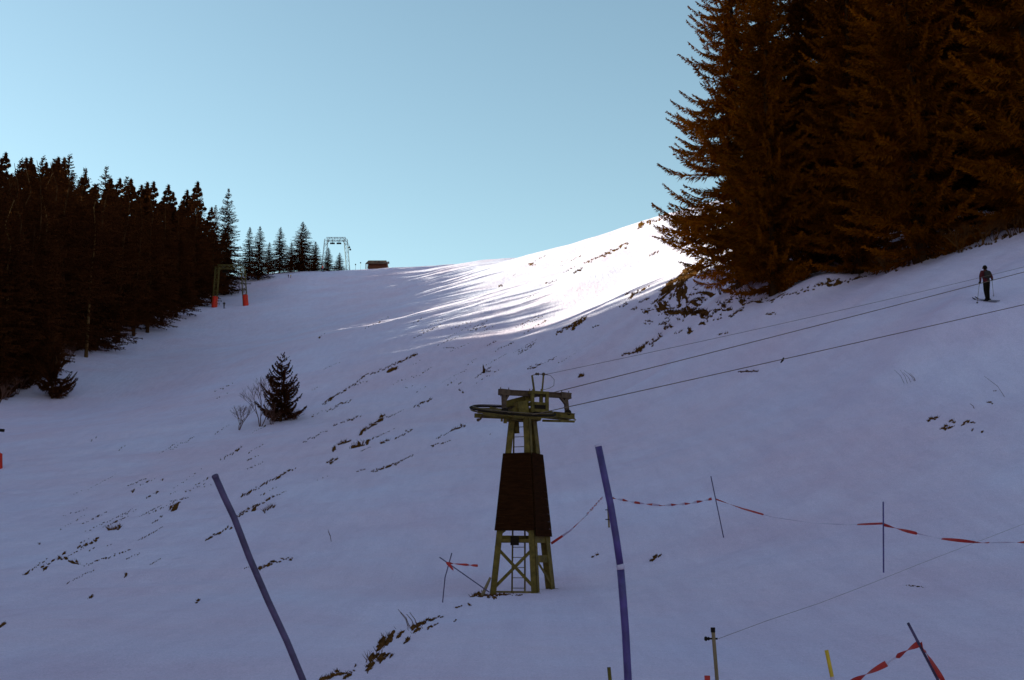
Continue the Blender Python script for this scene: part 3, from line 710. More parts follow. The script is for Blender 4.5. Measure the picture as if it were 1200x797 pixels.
# bull wheel, tilted with the rope plane
wc = tp(601, 481.5, .15); tilt = R(12.0); wax = (Vector((0, 0, 1))*math.cos(tilt) - hn*math.sin(tilt)).normalized()
wcross = wax.cross(hc).normalized()
if wcross.dot(hn) < 0: wcross = -wcross
RW = 1.22
def wpt(r_, a_, z_=0): return wc + (hc*math.cos(a_) + wcross*math.sin(a_))*r_ + wax*z_
wh = empty('bull_wheel', (0, 0, 0)); wh.parent = T
MB().tube([wpt(RW, 2*math.pi*k/48) for k in range(48)], .030, 8, True).build('rim', M['black'], wh)
MB().tube([wpt(RW-.02, 2*math.pi*k/48, -.06) for k in range(48)], .018, 6, True).build('rim', M['olive'], wh)
MB().tube([wpt(RW-.06, 2*math.pi*k/48, .05) for k in range(48)], .014, 6, True).build('rim', M['wire'], wh)
for k in range(8):
    a_ = 2*math.pi*k/8+.2
    MB().bar(wpt(.12, a_, -.06), wpt(RW-.04, a_, -.05), .05, .09, up=wax).build('spoke', M['olive'], wh)
MB().lathe(wpt(0, 0, -.22), wax, [(0, .08), (.04, .17), (.30, .17), (.36, .09)], 20).build('hub', M['rust'], wh)
# arms below the wheel and rope guides
MB().bar(tp(556, 487, -.1), tp(606, 489, 0), .07, .12).build('wheel_arm', M['olive'], T)
MB().bar(tp(566, 484, -.6), tp(603, 490, -.1), .05, .10).build('wheel_arm', M['olive'], T)
mb = MB(); mb.bar(tp(567, 486, -.3), tp(562, 492, -.3), .05, .05); mb.lathe(tp(561, 492, -.33), hn, [(0, .03), (.02, .045), (.06, .045), (.08, .03)], 10)
mb.build('rope_guide', M['rust'], T)
mb = MB(); mb.bar(tp(588, 488, -.2), tp(588, 494, -.2), .06); mb.bar(tp(592, 489, -.2), tp(592, 496, -.2), .10); mb.bar(tp(605, 488, 0), tp(606, 508, .05), .12, .07)
mb.build('bracket', M['olive'], T)
MB().bar(tp(601, 492, -.1), tp(627, 492, .1), .38, .10).build('head_plate', M['olive'], T)
mb = MB(); q0, q1 = tp(636, 493, .1), tp(673, 494, .5)
mb.bar(q0, q1, .06, .06); mb.tube([q1, tp(675, 492, .5), tp(670, 490.5, .45), tp(658, 488.5, .4)], .014, 5); mb.bar(tp(654, 486, .35), tp(654, 491, .35), .09, .07)
mb.build('service_arm', M['olive'], T)
st = P(569, 690, 34.6); o = MB().tube([P(564, 700, 34.4), P(569.5, 688, 34.5), P(574.5, 677, 34.6)], [.05, .045, .035], 7).build('wooden_stake', M['wood'])
tag(o, 'short brown stake leaning against the left foot of the lift tower', 'stake')

# ropes: they run on to a mast outside the picture on the right
near_t = wpt(RW, -math.pi/2) + TB; far_t = wpt(RW, math.pi/2) + TB
e1, e2 = P(1200, 353, 40.6), P(1200, 315, 43.2)
def rope(a_, m_, ext, sag, name, label, r_=.014, grp=None):
    b_ = m_ + (m_-a_).normalized()*ext; pts = []
    for k in range(41):
        f = k/40; p_ = a_.lerp(b_, f); p_.z -= sag*4*f*(1-f); pts.append(p_)
    # keep the pass through m_ by lifting the end a little
    o_ = MB().tube(pts, r_, 6).build(name, M['wire']); tag(o_, label, 'rope', grp); return b_
b1 = rope(near_t, e1, 27, .12, 'haul_rope', 'lower haul rope rising from the near side of the bull wheel to the right', grp='ropes of the drag lift')
b2 = rope(far_t, e2, 27, .12, 'haul_rope', 'upper haul rope rising from the far side of the bull wheel to the right', grp='ropes of the drag lift')
b3 = rope(rb+TB+Vector((.12, .03, .02)), P(1200, 302, 45), 25, .35, 'signal_line', 'thin faint signal line above the two haul ropes', .007, 'ropes of the drag lift')
mb = MB(); c_ = (b1+b2)/2; g_ = gz(c_.x, c_.y)
mx_ = empty('rope_mast', (c_.x, c_.y, g_), 0, 'steel mast carrying the ropes further up the slope', 'mast')
L_ = lambda p_: p_ - Vector((c_.x, c_.y, g_))
MB().tube([(0, 0, -.5), L_(c_)+Vector((0, 0, .9))], [.16, .12], 10).build('pole', M['olive'], mx_)
MB().bar(L_(b1), L_(b2), .14, .16).build('arm', M['olive'], mx_)
MB().bar(L_(c_)+Vector((0,0,.8)), L_(b3), .05, .05).build('arm', M['olive'], mx_)
# wrapped piece hanging from the lower rope
hp = near_t.lerp(e1, (917-600)/600.0); hp = P(917, 420, near_t.y + (e1.y-near_t.y)*.53)
o = MB().tube([hp+Vector((.04, 0, .02)), hp+Vector((0, 0, -.06)), hp+Vector((-.06, 0, -.14))], [.02, .035, .015], 7).build('rag', M['black'])
tag(o, 'small dark rag hanging from the lower haul rope', 'rag')

# ------------------------------------------------------------------ slalom poles, fence poles and tapes
def pole(pts, r_, m_, name, label, cat, group=None, n_=10):
    o_ = MB().tube(pts, r_, n_).build(name, M[m_], smooth=True); return tag(o_, label, cat, group)
def foot(u, Y, dz=-.25):
    p_ = P(u, 500, Y); p_.z = gz(p_.x, p_.y)+dz; return p_
GS = 'blue slalom poles in the foreground'
A_ = [P(u, v, 6+.0*i) for i, (u, v) in enumerate([(252,558),(263,583),(274.5,607),(292.5,654),(314.5,705),(336,751),(355,797),(385,868),(425,965),(470,1075)])]
def snowline(pts):
    out = []
    for p_ in pts:
        out.append(p_)
        if p_.z < gz(p_.x, p_.y) - .15: break
    return out
t = empty('slalom_pole', (A_[-1].x, 6, gz(A_[-1].x, 6)), 0, 'dark purple slalom pole at lower left, strongly leaning and gently curved', 'slalom pole', GS)
off = -t.location; sl = [p_+off for p_ in snowline(A_)]
MB().tube(sl, .0155, 12).build('shaft', M['dkpole'], t, smooth=True)
MB().lathe(sl[0], (sl[0]-sl[1]), [(-.01, .0165), (.004, .0165), (.008, .012)], 12).build('cap', M['dkpole'], t)
B_ = [P(u, v, 6.05) for u, v in [(701,522),(708,556),(716,594),(722,630),(727,664)]]; B2 = [P(u, v, 6.05) for u, v in [(727,664),(730,700),(733,740),(736,797),(740,880),(744,1000),(747,1130)]]
t = empty('slalom_pole', (B2[-1].x, 6.05, gz(B2[-1].x, 6.05)), 0, 'blue slalom pole with a kink halfway, standing just right of the lift tower', 'slalom pole', GS)
off = -t.location
MB().tube([p_+off for p_ in B_], .0175, 12).build('upper_shaft', M['blue'], t, smooth=True)
MB().tube([p_+off for p_ in snowline(B2)], .0185, 12).build('lower_shaft', M['blue'], t, smooth=True)
MB().tube([P(726.3, 661.5, 6.05)+off, P(727.2, 665, 6.05)+off, P(727.5, 667.5, 6.05)+off], .0200, 12).build('joint_sleeve', M['white'], t, smooth=True)
MB().lathe(B_[0]+off, B_[0]-B_[1], [(-.006, .0182), (.003, .0182), (.006, .012)], 12).build('cap', M['white'], t)

GF = 'thin poles of the barrier line'
def fpole(u0, v0, u1, v1, label, m_='dkpole', r_=.018, Y=None, name='fence_pole', group=GF, mid=None):
    b_ = ground(u1, v1) if Y is None else P(u1, v1, Y); Yb_ = b_.y
    a_ = P(u0, v0, Yb_); pts = [b_ + (b_-a_).normalized()*.3, b_] + ([P(mid[0], mid[1], Yb_)] if mid else [a_.lerp(b_, .5)]) + [a_]
    pole(pts, r_, m_, name, label, 'pole', group, 8); return Yb_
Y1 = fpole(833, 558, 848, 630, 'thin dark pole leaning left, holding the tape right of the blue slalom pole')
Y2 = fpole(1035, 588, 1035.5, 671, 'upright thin blue pole with tape, alone in the right part of the slope', 'blue', .02)
Y3 = fpole(529.5, 648, 518.7, 706, 'bowed thin pole crossing another left of the lift tower', mid=(521.5, 677), r_=.014)
fpole(515, 653, 562, 686, 'fallen thin pole crossing the bowed one left of the lift tower', r_=.014, Y=Y3)
Y4 = 15.5
fpole(1064, 730, 1135, 865, 'leaning thin pole wrapped in red tape at the lower right corner', r_=.018, Y=Y4)
# wooden post behind the blue pole
b_ = ground(714, 618); Y5 = b_.y
t = empty('fence_post', b_, 0, 'short brown post with pegs hidden partly behind the kinked blue pole', 'post')
MB().tube([Vector((0,0,-.2)), P(712, 582, Y5)-b_], .035, 8).build('post', M['wood'], t)
for z_ in (.28, .62): MB().tube([(-.14, -.03, z_), (.05, -.03, z_)], .018, 6).build('peg', M['black'], t)
# post with insulator and string
Yp = 14.5; b_ = foot(836, Yp, 0); tp_ = P(835.5, 738, Yp)-b_
t = empty('fence_post', b_, 0, 'weathered thin post with a black insulator and a red tag at the bottom edge', 'post')
MB().tube([Vector((0,0,-.2)), tp_], .022, 8).build('post', M['wood'], t)
MB().tube([tp_-Vector((0,0,.03)), tp_+Vector((0,0,.025))], .026, 8).build('cap', M['black'], t)
ins_ = MB().tube([tp_+Vector((-.07,0,-.10)), tp_+Vector((.05,0,-.10))], .012, 6); ins_.lathe(tp_+Vector((-.10,0,-.10)), (1,0,0), [(0,.02),(.02,.028),(.035,.015),(.05,.022),(.06,.012)], 10)
ins_.build('insulator', M['black'], t)
pr = P(833, 795, Yp)-b_; MB().bar(pr+Vector((-.04,0,-.05)), pr+Vector((-.04,0,.03)), .06, .04).build('tag', M['red'], t)
e_ = ground(1205, 610)
pts = [tp_+b_+Vector((.06,0,-.10)), P(900, 727, 17), P(960, 707, 19.5), P(1020, 684, 22), P(1080, 660, 25), P(1140, 637, 28), P(1205, 612, 31), P(1290, 590, 35)]
tag(MB().tube(pts, .0028, 5).build('fence_string', M['wood']), 'thin string running from the insulator post up to the right edge', 'string')
e_ = P(1290, 590, 35); pole([Vector((e_.x, e_.y, gz(e_.x, e_.y)-.3)), e_+Vector((0,0,.1))], .03, 'wood', 'fence_post', 'weathered post carrying the far end of the thin string', 'post')
# yellow tipped pole and green stub
Yq = 11.0; a_ = P(968.5, 762, Yq); c1 = P(975, 793, Yq); c2 = P(976.2, 799, Yq); e_ = P(992, 880, Yq); g_ = gz(e_.x, Yq)
t = empty('marker_pole', (e_.x, Yq, g_), 0, 'yellow topped marker pole with white ring and dark lower part at bottom edge', 'marker pole'); off = -t.location
MB().tube([a_+off, c1+off], .017, 10).build('upper_shaft', M['yellow'], t); MB().tube([c1+off, c2+off], .0185, 10).build('ring', M['white'], t)
MB().tube([c2+off, e_+off, P(1010, 965, Yq)+off], .017, 10).build('lower_shaft', M['black'], t)
Yr = 14.0; a_ = P(713.5, 782, Yr); e_ = foot(718, Yr); pole([e_, a_], .02, 'olive', 'stub_pole', 'short olive green stub at the bottom edge left of the blue pole foot', 'pole')

def tape(pts, twists, label, group='red and white barrier tapes', w=.075, seg=.42, sagz=0, name='barrier_tape', ph=0, allred=0, spans=None):
    """twisted ribbon; pts: polyline"""
    pts = [Vector(p_) for p_ in pts]; L = [0]
    for i in range(1, len(pts)): L.append(L[-1]+(pts[i]-pts[i-1]).length)
    n_ = max(24, int(L[-1]/.035)); V = []; Fc = []; mi = []; acc = 0
    for k in range(n_+1):
        s_ = L[-1]*k/n_; j = 1
        while j < len(L)-1 and L[j] < s_: j += 1
        f = (s_-L[j-1])/max(1e-6, L[j]-L[j-1]); p_ = pts[j-1].lerp(pts[j], f); d = (pts[j]-pts[j-1]).normalized()
        ft = k/n_; p_.z -= sagz*4*ft*(1-ft)
        a_ = d.cross(Vector((0, 0, 1))).normalized(); b_ = a_.cross(d)
        an = ph + twists*2*math.pi*ft + .5*math.sin(ft*9); wv = (a_*math.sin(an) + b_*math.cos(an))*w/2
        if spans and not any(a2 <= ft <= b2 for a2, b2 in spans): wv *= .3
        V += [p_-wv, p_-wv*.1+a_*.004, p_+wv]
    for k in range(n_):
        for q_ in (0, 1): Fc.append((3*k+q_, 3*k+q_+1, 3*k+q_+4, 3*k+q_+3)); mi.append((0 if any(a_ <= k/n_ < b_ for a_, b_ in spans) else 1) if spans else 0 if (int(L[-1]*k/n_/seg) % 2 == 0 or L[-1]*k/n_ < allred) else 1)
    o_ = mesh_np(name, V, Fc, [M['red'], M['white']]); o_.data.polygons.foreach_set('material_index', mi)
    sm = o_.modifiers.new('thickness', 'SOLIDIFY'); sm.thickness = .003
    return tag(o_, label, 'tape', group)
pA = P(716, 583, Y5); 
tape([P(646, 637, 35.6), P(668, 622, 35.3), P(688, 603, 35), P(706, 583, Y5)], 2.5, 'tape stretched from the tower side up to the post behind the kinked pole', w=.07, allred=.0)
tape([pA, P(745, 589, (Y5*.75+Y1*.25)), P(775, 592.5, (Y5+Y1)/2), P(808, 590, Y5*.25+Y1*.75), P(834, 584.5, Y1)], 3.5, 'sagging red and white tape between the kinked pole and the leaning dark pole', seg=.33, w=.085)
tape([P(839, 585, Y1), P(870, 596, Y1*.85+Y2*.15), P(905, 606, Y1*.65+Y2*.35), P(955, 613.5, (Y1+Y2)/2), P(1000, 614.8, Y1*.2+Y2*.8), P(1035, 613.5, Y2)], 1.5, 'long tape fading between the leaning dark pole and the upright blue one', spans=((0, .30), (.84, 1)), ph=.2, w=.055)
tape([P(1036, 615, Y2), P(1065, 623, Y2*.98), P(1100, 631, Y2*.96), P(1150, 636, Y2*.93), P(1200, 635.5, Y2*.9), P(1260, 628, Y2*.86)], 2.5, 'tape sagging from the upright blue pole to the right edge', spans=((0, .19), (.32, .56), (.70, .95)), w=.08)
tape([P(526, 660, Y3), P(542, 661.5, Y3), P(560, 663, Y3-.1)], 1.0, 'short red tape end sticking out from the crossed poles', w=.06, seg=5)
o = MB(); kc = P(525.5, 660.5, Y3); o.tube([kc+Vector((-.05,-.02,.03)), kc, kc+Vector((.04,-.02,-.05)), kc+Vector((.10,-.02,-.13)), kc+Vector((.13,-.02,-.17))], [.02, .05, .035, .025, .008], 6)
tag(o.build('tape_knot', M['red']), 'red tape knotted where the two thin poles cross', 'tape')
j1 = P(1078.5, 753.5, Y4)
tape([j1, P(1060, 764, Y4*1.0), P(1040, 777, Y4), P(1020, 788, Y4), P(1000, 799, Y4), P(960, 822, Y4)], 1.6, 'red and white tape running down left from the leaning pole at lower right', spans=((0, .23), (.33, .78), (.86, 1)), w=.075)
tape([j1, P(1084, 763, Y4-.05), P(1091, 774, Y4-.05), P(1100, 789, Y4-.05), P(1110, 806, Y4-.05), P(1122, 830, Y4-.05)], 1.2, 'red tape hanging loosely along the leaning pole at lower right', seg=4, w=.06)

# ------------------------------------------------------------------ lift portals
def lattice(mb, a0, a1, w, n_, rad, across, deep):
    ch = [(i*across + j*deep)*w/2 for i, j in ((-1,-1),(1,-1),(1,1),(-1,1))]
    for c_ in ch: mb.tube([a0+c_, a1+c_], rad, 5)
    for k in range(n_):
        p_, q_ = a0.lerp(a1, k/n_), a0.lerp(a1, (k+1)/n_)
        for i in range(4):
            j = (i+1) % 4
            mb.tube([p_+ch[i], q_+ch[j]] if k % 2 else [p_+ch[j], q_+ch[i]], rad*.6, 4); mb.tube([q_+ch[i], q_+ch[j]], rad*.6, 4)
def portal(lb, rb_, lt, rt, w, m_, label, pads, rad=.05, brace=True):
    c_ = (lb+rb_)/2; root = empty('lift_portal', (c_.x, c_.y, min(lb.z, rb_.z)), 0, label, 'lift portal', 'lattice portals of the lifts'); o_ = -root.location
    X = Vector((1, 0, 0)); Yv = Vector((0, 1, 0)); Z = Vector((0, 0, 1))
    for a_, b_ in ((lb, lt), (rb_, rt)):
        mb = MB(); lattice(mb, a_+o_-Z*.6, b_+o_, w, 9, rad, X, Yv); lg = mb.build('leg', M[m_], root)
        if pads:
            d = (b_-a_).normalized(); mb = MB(); mb.tube([a_+o_-Z*.3, a_+o_+d*.1, a_+o_+d*1.1, a_+o_+d*2.05, a_+o_+d*2.1], [w*.72, w*.76, w*.72, w*.74, w*.55], 10); mb.build('safety_pad', M['pad'], lg)
    mb = MB(); lattice(mb, lt+o_, rt+o_, w, 7, rad, Z, Yv); mb.build('top_beam', M[m_], root)
    mb = MB(); f = .16
    for a_, b_, t_ in ((lt, rt, lb), (rt, lt, rb_)): mb.bar(a_.lerp(b_, f)+o_-Z*w*.4, a_.lerp(t_, .16)+o_, .12)
    mb.build('corner_brace', M[m_], root)
    sh = MB(); mid = (lt+rt)/2+o_; hw_ = (rt-lt).length
    bt = empty('sheave_set', (0, 0, 0)); bt.parent = root
    for s_ in (-.18, .16):
        z0 = mid + X*hw_*s_
        MB().bar(z0, z0-Z*w*1.1, .10).build('hanger', M['black'], bt)
        MB().bar(z0-Z*w*1.15-X*hw_*.10, z0-Z*w*1.15+X*hw_*.10, .30, .22).build('sheave_arm', M['black'], bt)
        for q_ in (-1, 0, 1): MB().lathe(z0-Z*w*1.25+X*hw_*.08*q_-Yv*.15, (0, 1, 0), [(0, .18), (.05, .24), (.12, .2), (.2, .24), (.25, .18)], 12).build('sheave', M['black'], bt)
    return root
g1, g2 = ground(251, 361.5), ground(288, 357)
Ya = (g1.y+g2.y)/2; k_ = 1
lb = P(251, 362, Ya); rb_ = P(288, 357.5, Ya); lb.z = gz(lb.x, lb.y); rb_.z = gz(rb_.x, rb_.y)
portal(lb, rb_, P(255, 313, Ya), P(284.5, 313, Ya), .75, 'olive_dim', 'olive lattice portal with red padded feet at the left forest edge', True, .055)
Yc = 302.0
lb = P(377.5, 320, Yc); rb_ = P(409, 318, Yc); lb.z = gz(lb.x, lb.y); rb_.z = gz(rb_.x, rb_.y)
portal(lb, rb_, P(382.5, 280.5, Yc), P(405, 280.5, Yc), .85, 'galv', 'grey lattice portal standing against the sky on the crest', False, .045)
GH = 'hangers and tow boxes near the crest'
for i, (u, v) in enumerate([(409.3, 290), (410.4, 292.3)]):
    p_ = P(u, v, Yc); t_ = empty('tow_hanger', p_, 0, ['upper dark tow box beside the grey lattice portal', 'lower dark tow box beside the grey lattice portal'][i], 'tow hanger', GH)
    MB().bar((-.2, 0, 0), (.2, 0, -.12*i), .25, .36).build('box', M['black'], t_); MB().tube([(.1, 0, .1), (-.2, 0, .9), (-1.0, 0, 1.9-.5*i)], .03, 5).build('cord', M['black'], t_)
for i, (u, vt) in enumerate([(416.5, 310), (422.4, 308)]):
    b_ = P(u, 317.5, 302); b_.z = gz(b_.x, b_.y); t_ = empty('snow_cannon_post', b_, 0, ['thin post with small head, nearer the grey portal', 'thin post with small head, nearer the dark hut'][i], 'post', 'thin posts between the grey portal and the hut')
    h_ = P(u, vt, 302).z - b_.z; MB().tube([(0, 0, -.3), (0, 0, h_)], .035, 5).build('post', M['galv'], t_); MB().bar((-.13, 0, h_), (.13, 0, h_), .22, .28).build('head', M['black'], t_)
# padded pylon cut by the left edge of the picture
b_ = ground(1, 549); Yl = b_.y
t_ = empty('padded_pylon', P(-3.2, 549, Yl), 0, 'lift pylon with red safety pad cut by the left picture edge', 'pylon')
px_ = Yl/F; z0 = gz(t_.location.x, Yl) - t_.location.z
MB().tube([(0, 0, z0-.3), (0, 0, z0), (-.6*px_, 0, 17*px_), (-.7*px_, 0, 17.6*px_)], [5.8*px_, 5.8*px_, 5*px_, 3.6*px_], 12).build('safety_pad', M['pad'], t_)
MB().tube([(0, 0, z0-.5), (-2.2*px_, 0, 30*px_), (-9*px_, 0, 90*px_)], [2.6*px_, 2.6*px_, 2.2*px_], 10).build('post', M['galv'], t_)
MB().bar((-4*px_, 0, 45*px_), (5*px_, -.1, 44.3*px_), .22, 3.4*px_).build('lamp', M['black'], t_)
MB().bar((-30*px_, 0, 88*px_), (-9*px_, 0, 89*px_), .3, .3).build('arm', M['olive'], t_)

# ------------------------------------------------------------------ hut on the crest
Yh = 300.0; hb = P(441.5, 315, Yh); hb.z = gz(hb.x, hb.y); px_ = Yh/F
t_ = empty('wooden_hut', hb, 0, 'small dark timber hut with overhanging roof on the snowy crest', 'hut')
hx0, hx1 = -10.5*px_, 12.3*px_; dy_ = 3.2; eave = P(441, 309.3, Yh).z-hb.z; rdg = P(441, 304.3, Yh).z-hb.z
for k in range(8):   # board walls, front and back
    z_a = -.8 + (eave+.8)*k/8; z_b = -.8 + (eave+.8)*(k+1)/8 - .02
    for y_ in (0, dy_): MB().bar((hx0+.0, y_, (z_a+z_b)/2), (hx1, y_, (z_a+z_b)/2), .08+.02*(k % 2), z_b-z_a).build('board', M['hut'], t_)
for x_ in (hx0+.08, hx1-.08):
    MB().add([(x_-.05, .06, -.8), (x_-.05, dy_-.06, -.8), (x_-.05, dy_-.06, eave), (x_-.05, dy_/2, rdg-.1), (x_-.05, .06, eave), (x_+.05, .06, -.8), (x_+.05, dy_-.06, -.8), (x_+.05, dy_-.06, eave), (x_+.05, dy_/2, rdg-.1), (x_+.05, .06, eave)],
             [(0,1,2,3,4),(9,8,7,6,5),(0,5,6,1),(1,6,7,2),(2,7,8,3),(3,8,9,4),(4,9,5,0)]).build('gable_wall', M['hut'], t_)
for s_ in (0, 1):
    y0_, y1_ = (-.75, dy_/2) if s_ == 0 else (dy_+.75, dy_/2)
    xa, xb = hx0-2.9*px_, hx1+.1*px_
    xr0, xr1 = hx0-.6*px_, hx1-1.6*px_
    mb = MB(); mb.add([(xa, y0_, eave-.25), (xb, y0_, eave-.25), (xr1, y1_, rdg), (xr0, y1_, rdg), (xa, y0_, eave-.07), (xb, y0_, eave-.07), (xr1, y1_, rdg+.18), (xr0, y1_, rdg+.18)],
             [(3,2,1,0),(4,5,6,7),(0,1,5,4),(1,2,6,5),(2,3,7,6),(3,0,4,7)]); rf = mb.build('roof', M['hutroof'], t_)
    if s_ == 0:
        for x_ in (-2.2*px_, 2*px_): MB().bar((x_-.25, .35, (eave*.45+rdg*.55)+.12), (x_+.25, .35, (eave*.45+rdg*.55)+.12), .4, .1).build('skylight', M['galv'], rf)
for x_ in (-14.0, -12.4): MB().bar((x_*px_+.8*px_, -.4, -.6), (x_*px_+.8*px_, -.4, eave-.2), .12).build('porch_post', M['hut'], t_)
MB().bar((hx1+.2, 0, eave+.3), (hx1+.55, 0, eave+.35), .35, .5).build('alarm_horn', M['galv'], t_)
MB().tube([(hx1-.1, 0, eave-.2), (hx1+.5, 0, eave+.1)], .05, 5).build('bracket', M['hut'], t_)

# ------------------------------------------------------------------ people
def figure(joints, edges, rad, colour, label, loc, H, rz, m_list, group=None, sub=2, tilt=None):
    me_ = bpy.data.meshes.new('body'); me_.from_pydata(joints, edges, []); o_ = bpy.data.objects.new('tmp', me_); C.objects.link(o_)
    o_.modifiers.new('skin', 'SKIN'); sm = o_.modifiers.new('sub', 'SUBSURF'); sm.levels = sub; sm.render_levels = sub
    for i, r_ in enumerate(rad):
        sv = me_.skin_vertices[0].data[i]; sv.radius = r_ if isinstance(r_, tuple) else (r_, r_); sv.use_root = (i == 0)
    bpy.context.view_layer.update(); dg = bpy.context.evaluated_depsgraph_get()
    fin = bpy.data.meshes.new_from_object(o_.evaluated_get(dg)); bpy.data.objects.remove(o_)
    for q_ in m_list: fin.materials.append(q_)
    for p_ in fin.polygons: p_.material_index = colour(p_.center); p_.use_smooth = True
    t_ = empty('person', loc, rz, label, 'person', group); s_ = H/1.76; t_.scale = (s_, s_, s_)
    b_ = bpy.data.objects.new('body', fin); C.objects.link(b_); b_.parent = t_
    return t_
J = [(0,0,.95),(0,.01,1.12),(0,.03,1.32),(0,.03,1.46),(0,.05,1.54),(0,.06,1.62),(0,.05,1.70),
     (-.19,.03,1.41),(-.30,-.03,1.19),(-.25,.10,.99),(-.245,.15,.93),
     (.20,.03,1.40),(.30,.02,1.17),(.40,.18,1.13),(.44,.24,1.13),
     (-.075,.01,.86),(-.07,.04,.50),(-.055,-.02,.13),(-.055,.13,.06),
     (.085,.01,.86),(.075,.05,.50),(.055,.0,.13),(.055,.15,.06)]
E_ = [(0,1),(1,2),(2,3),(3,4),(4,5),(5,6),(2,7),(7,8),(8,9),(9,10),(2,11),(11,12),(12,13),(13,14),(0,15),(15,16),(16,17),(17,18),(0,19),(19,20),(20,21),(21,22)]
Rd = [(.16,.12),(.165,.125),(.19,.13),.07,.062,(.092,.105),(.075,.085),.095,.068,.048,.040,.095,.068,.048,.040,.10,.078,.062,.055,.10,.078,.062,.055]
def col_main(c_):
    if c_.z > 1.49: return 3 if c_.z > 1.60 or c_.y < .06 else 2
    if c_.z < .93 and abs(c_.x) < .22: return 1
    if abs(c_.x) > .38 and c_.z < 1.2 and c_.x > 0: return 3
    if c_.x < -.2 and c_.z < .98: return 3
    return 0 if (c_.x < -.02 or (c_.x > .24)) else 4
fp = ground(1157.5, 353); Hm = 44.5*fp.y/F
per = figure(J, E_, Rd, col_main, 'skier in dark red jacket and black trousers standing on the right slope, seen from behind', fp, Hm, R(8), [M['jacket'], M['trousers'], M['skin'], M['black'], M['jacket2']])
mb = MB(); mb.lathe((0, .055, 1.625), (0, 0, 1), [(0, .100), (.05, .102), (.09, .085), (.125, .05), (.135, .01)], 14); mb.tube([(0.1*math.cos(a_), .055+.105*math.sin(a_), 1.63) for a_ in [2*math.pi*k/14 for k in range(14)]], .016, 6, True); mb.build('cap', M['black'], per, smooth=True)
mb = MB(); mb.lathe((0, .165, 1.60), (0, 1, -.15), [(-.03, .02), (0, .016), (.018, .006)], 8); mb.build('nose', M['skin'], per)
mb = MB(); mb.bar((-.075, .15, 1.635), (.075, .15, 1.635), .03, .045); mb.build('goggles', M['black'], per)
for s_ in (-1, 1): MB().lathe((s_*.098, .05, 1.60), (s_, 0, 0), [(-.01, .028), (.006, .03), (.012, .018)], 8).build('ear', M['skin'], per)
MB().add([(-.15,-.10,1.08),(.10,-.10,1.08),(.11,-.11,1.42),(-.15,-.11,1.42),(-.14,-.22,1.10),(.09,-.22,1.10),(.08,-.19,1.38),(-.12,-.19,1.38)], [(3,2,1,0),(4,5,6,7),(0,1,5,4),(1,2,6,5),(2,3,7,6),(3,0,4,7)]).build('jacket_back', M['jacket2'], per)
for hx_, hy_, hz_, sx in ((-.245, .15, .93, -1), (.44, .24, 1.13, 1)):
    mb = MB(); mb.tube([(hx_-.0, hy_-.05, hz_+.01), (hx_, hy_, hz_-.01), (hx_, hy_+.03, hz_-.02)], [.036, .046, .034], 8)
    for k in range(4):
        z_ = hz_+.035-.022*k; l_ = (.055, .062, .058, .045)[k]
        mb.tube([(hx_+sx*.03, hy_+.02, z_), (hx_+sx*.032, hy_+.02+l_*.6, z_), (hx_, hy_+.02+l_, z_-.004), (hx_-sx*.028, hy_+.03, z_-.006)], [.011, .011, .010, .008], 6)
    mb.tube([(hx_-sx*.03, hy_-.01, hz_+.01), (hx_-sx*.04, hy_+.03, hz_+.03), (hx_-sx*.005, hy_+.06, hz_+.045)], [.013, .012, .009], 6)
    mb.build('glove', M['black'], per, smooth=True)
s_ = Hm/1.76; Rm_ = Matrix.Rotation(R(8), 4, 'Z')
def wl(v_): return fp + Rm_ @ (Vector(v_)*s_)
for i, (hnd, tip) in enumerate(((Vector((-.245, .18, .97)), (-.50, .10, 0)), (Vector((.44, .27, 1.17)), (.56, .42, 0)))):
    a_ = wl(hnd); e_ = wl(tip); e_.z = gz(e_.x, e_.y)-.04
    t_ = empty('ski_pole', e_, 0, ["thin ski pole in the skier's left hand, slanting outwards", "thin ski pole in the skier's right hand, planted ahead"][i], 'ski pole', "the skier's two poles"); d_ = a_-e_
    MB().tube([(0, 0, 0), d_*1.03], [.009, .011], 6).build('shaft', M['wood'], t_); MB().lathe(d_.normalized()*.10, d_, [(0, .012), (.004, .05), (.012, .05), (.016, .012)], 12).build('basket', M['black'], t_); MB().tube([d_*.93, d_*1.05], .018, 8).build('grip', M['black'], t_)
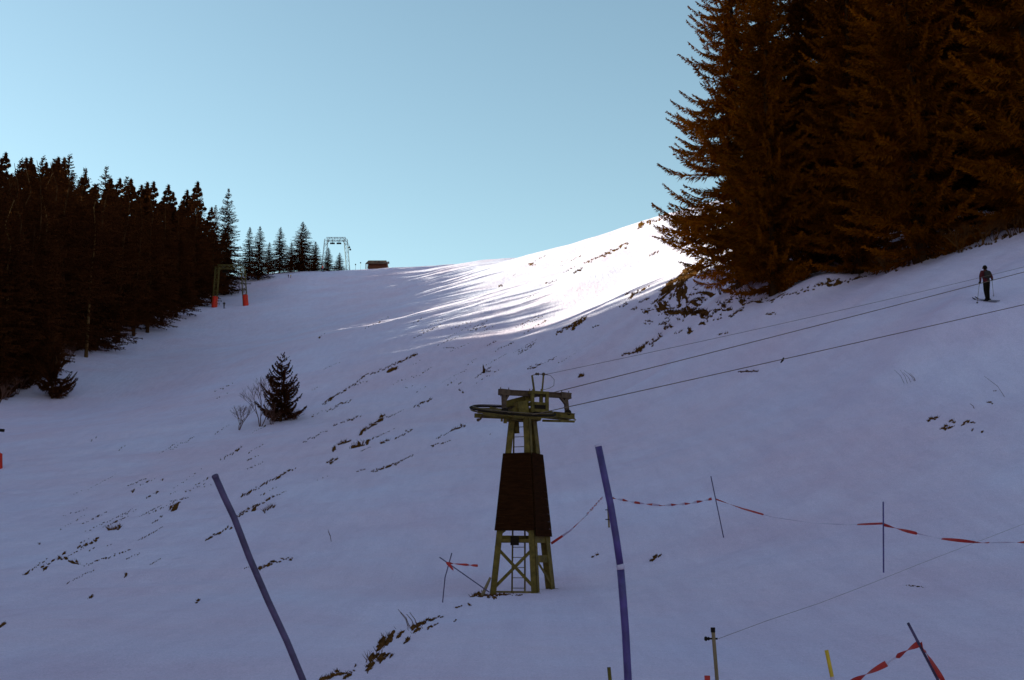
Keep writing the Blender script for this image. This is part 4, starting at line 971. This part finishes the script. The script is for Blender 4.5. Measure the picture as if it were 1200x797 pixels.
for i, xo in enumerate((-.075, .075)):
    hd = Vector((-.30, .95, 0)).normalized(); c0 = wl((xo, .04, 0)); pts = []
    for f in (-.72, -.4, 0, .4, .72, .86, .95):
        p_ = c0 + hd*f; p_.z = gz(c0.x, c0.y) + (gz((c0+hd).x, (c0+hd).y)-gz((c0-hd).x, (c0-hd).y))/2*f*.85 + .035 + (.0 if f < .7 else (f-.7)*.45); pts.append(p_)
    mb = MB(); sd = Vector((-hd.y, hd.x, 0)); vs = []; fs = []
    for k, p_ in enumerate(pts):
        w_ = (.045, .038, .034, .038, .048, .042, .012)[k]
        for a_, b_ in ((-1, -1), (1, -1), (1, 1), (-1, 1)): vs.append(p_ + sd*a_*w_ + Vector((0, 0, b_*.009)))
    for k in range(len(pts)-1):
        for a_ in range(4): fs.append((k*4+a_, k*4+(a_+1) % 4, k*4+4+(a_+1) % 4, k*4+4+a_))
    fs += [(3,2,1,0), tuple(len(vs)-4+a_ for a_ in range(4))]
    t_ = empty('ski', c0, 0, ["left ski under the skier on the right slope", "right ski under the skier on the right slope"][i], 'ski', "the skier's pair of skis")
    MB().add([v_-c0 for v_ in vs], fs).build('ski_board', M['trousers'], t_)
    q_ = pts[2]-c0; MB().bar(q_-hd*.12+Vector((0,0,.02)), q_+hd*.14+Vector((0,0,.02)), .07, .04).build('binding', M['black'], t_)
# distant people
def far_person(u, v, hpx, a_, b_, c_, label, rz=0, Yf=None):
    p_ = ground(u, v) if Yf is None else P(u, v, Yf); p_.z = gz(p_.x, p_.y)
    colf = lambda q_: 2 if q_.z > 1.50 else (1 if q_.z < .93 and abs(q_.x) < .22 else 0)
    t_ = figure(J, E_, Rd, colf, label, p_, hpx*p_.y/F, rz, [a_, b_, c_], 'distant skiers', 1)
    for x_ in (-.09, .09): MB().bar((x_, -.7, .03), (x_, .85, .03), .08, .03).build('ski_board', M['black'], t_)
far_person(262.5, 361.5, 8.6, M['jacket2'], M['jacket2'], M['skin'], 'tiny dark skier between the red padded feet of the portal', .6)
far_person(378, 319.5, 8.0, M['redsuit'], M['bluesuit'], M['redsuit'], 'tiny skier in bright red jacket below the grey lattice portal', 1.2, 282)
far_person(338, 325.5, 4.2, M['jacket'], M['hut'], M['skin'], 'left one of two tiny skiers on the crest before the stout spruce', .3)
far_person(340.6, 325.5, 4.0, M['yellow'], M['hut'], M['skin'], 'right one of two tiny skiers on the crest before the stout spruce', -.5)
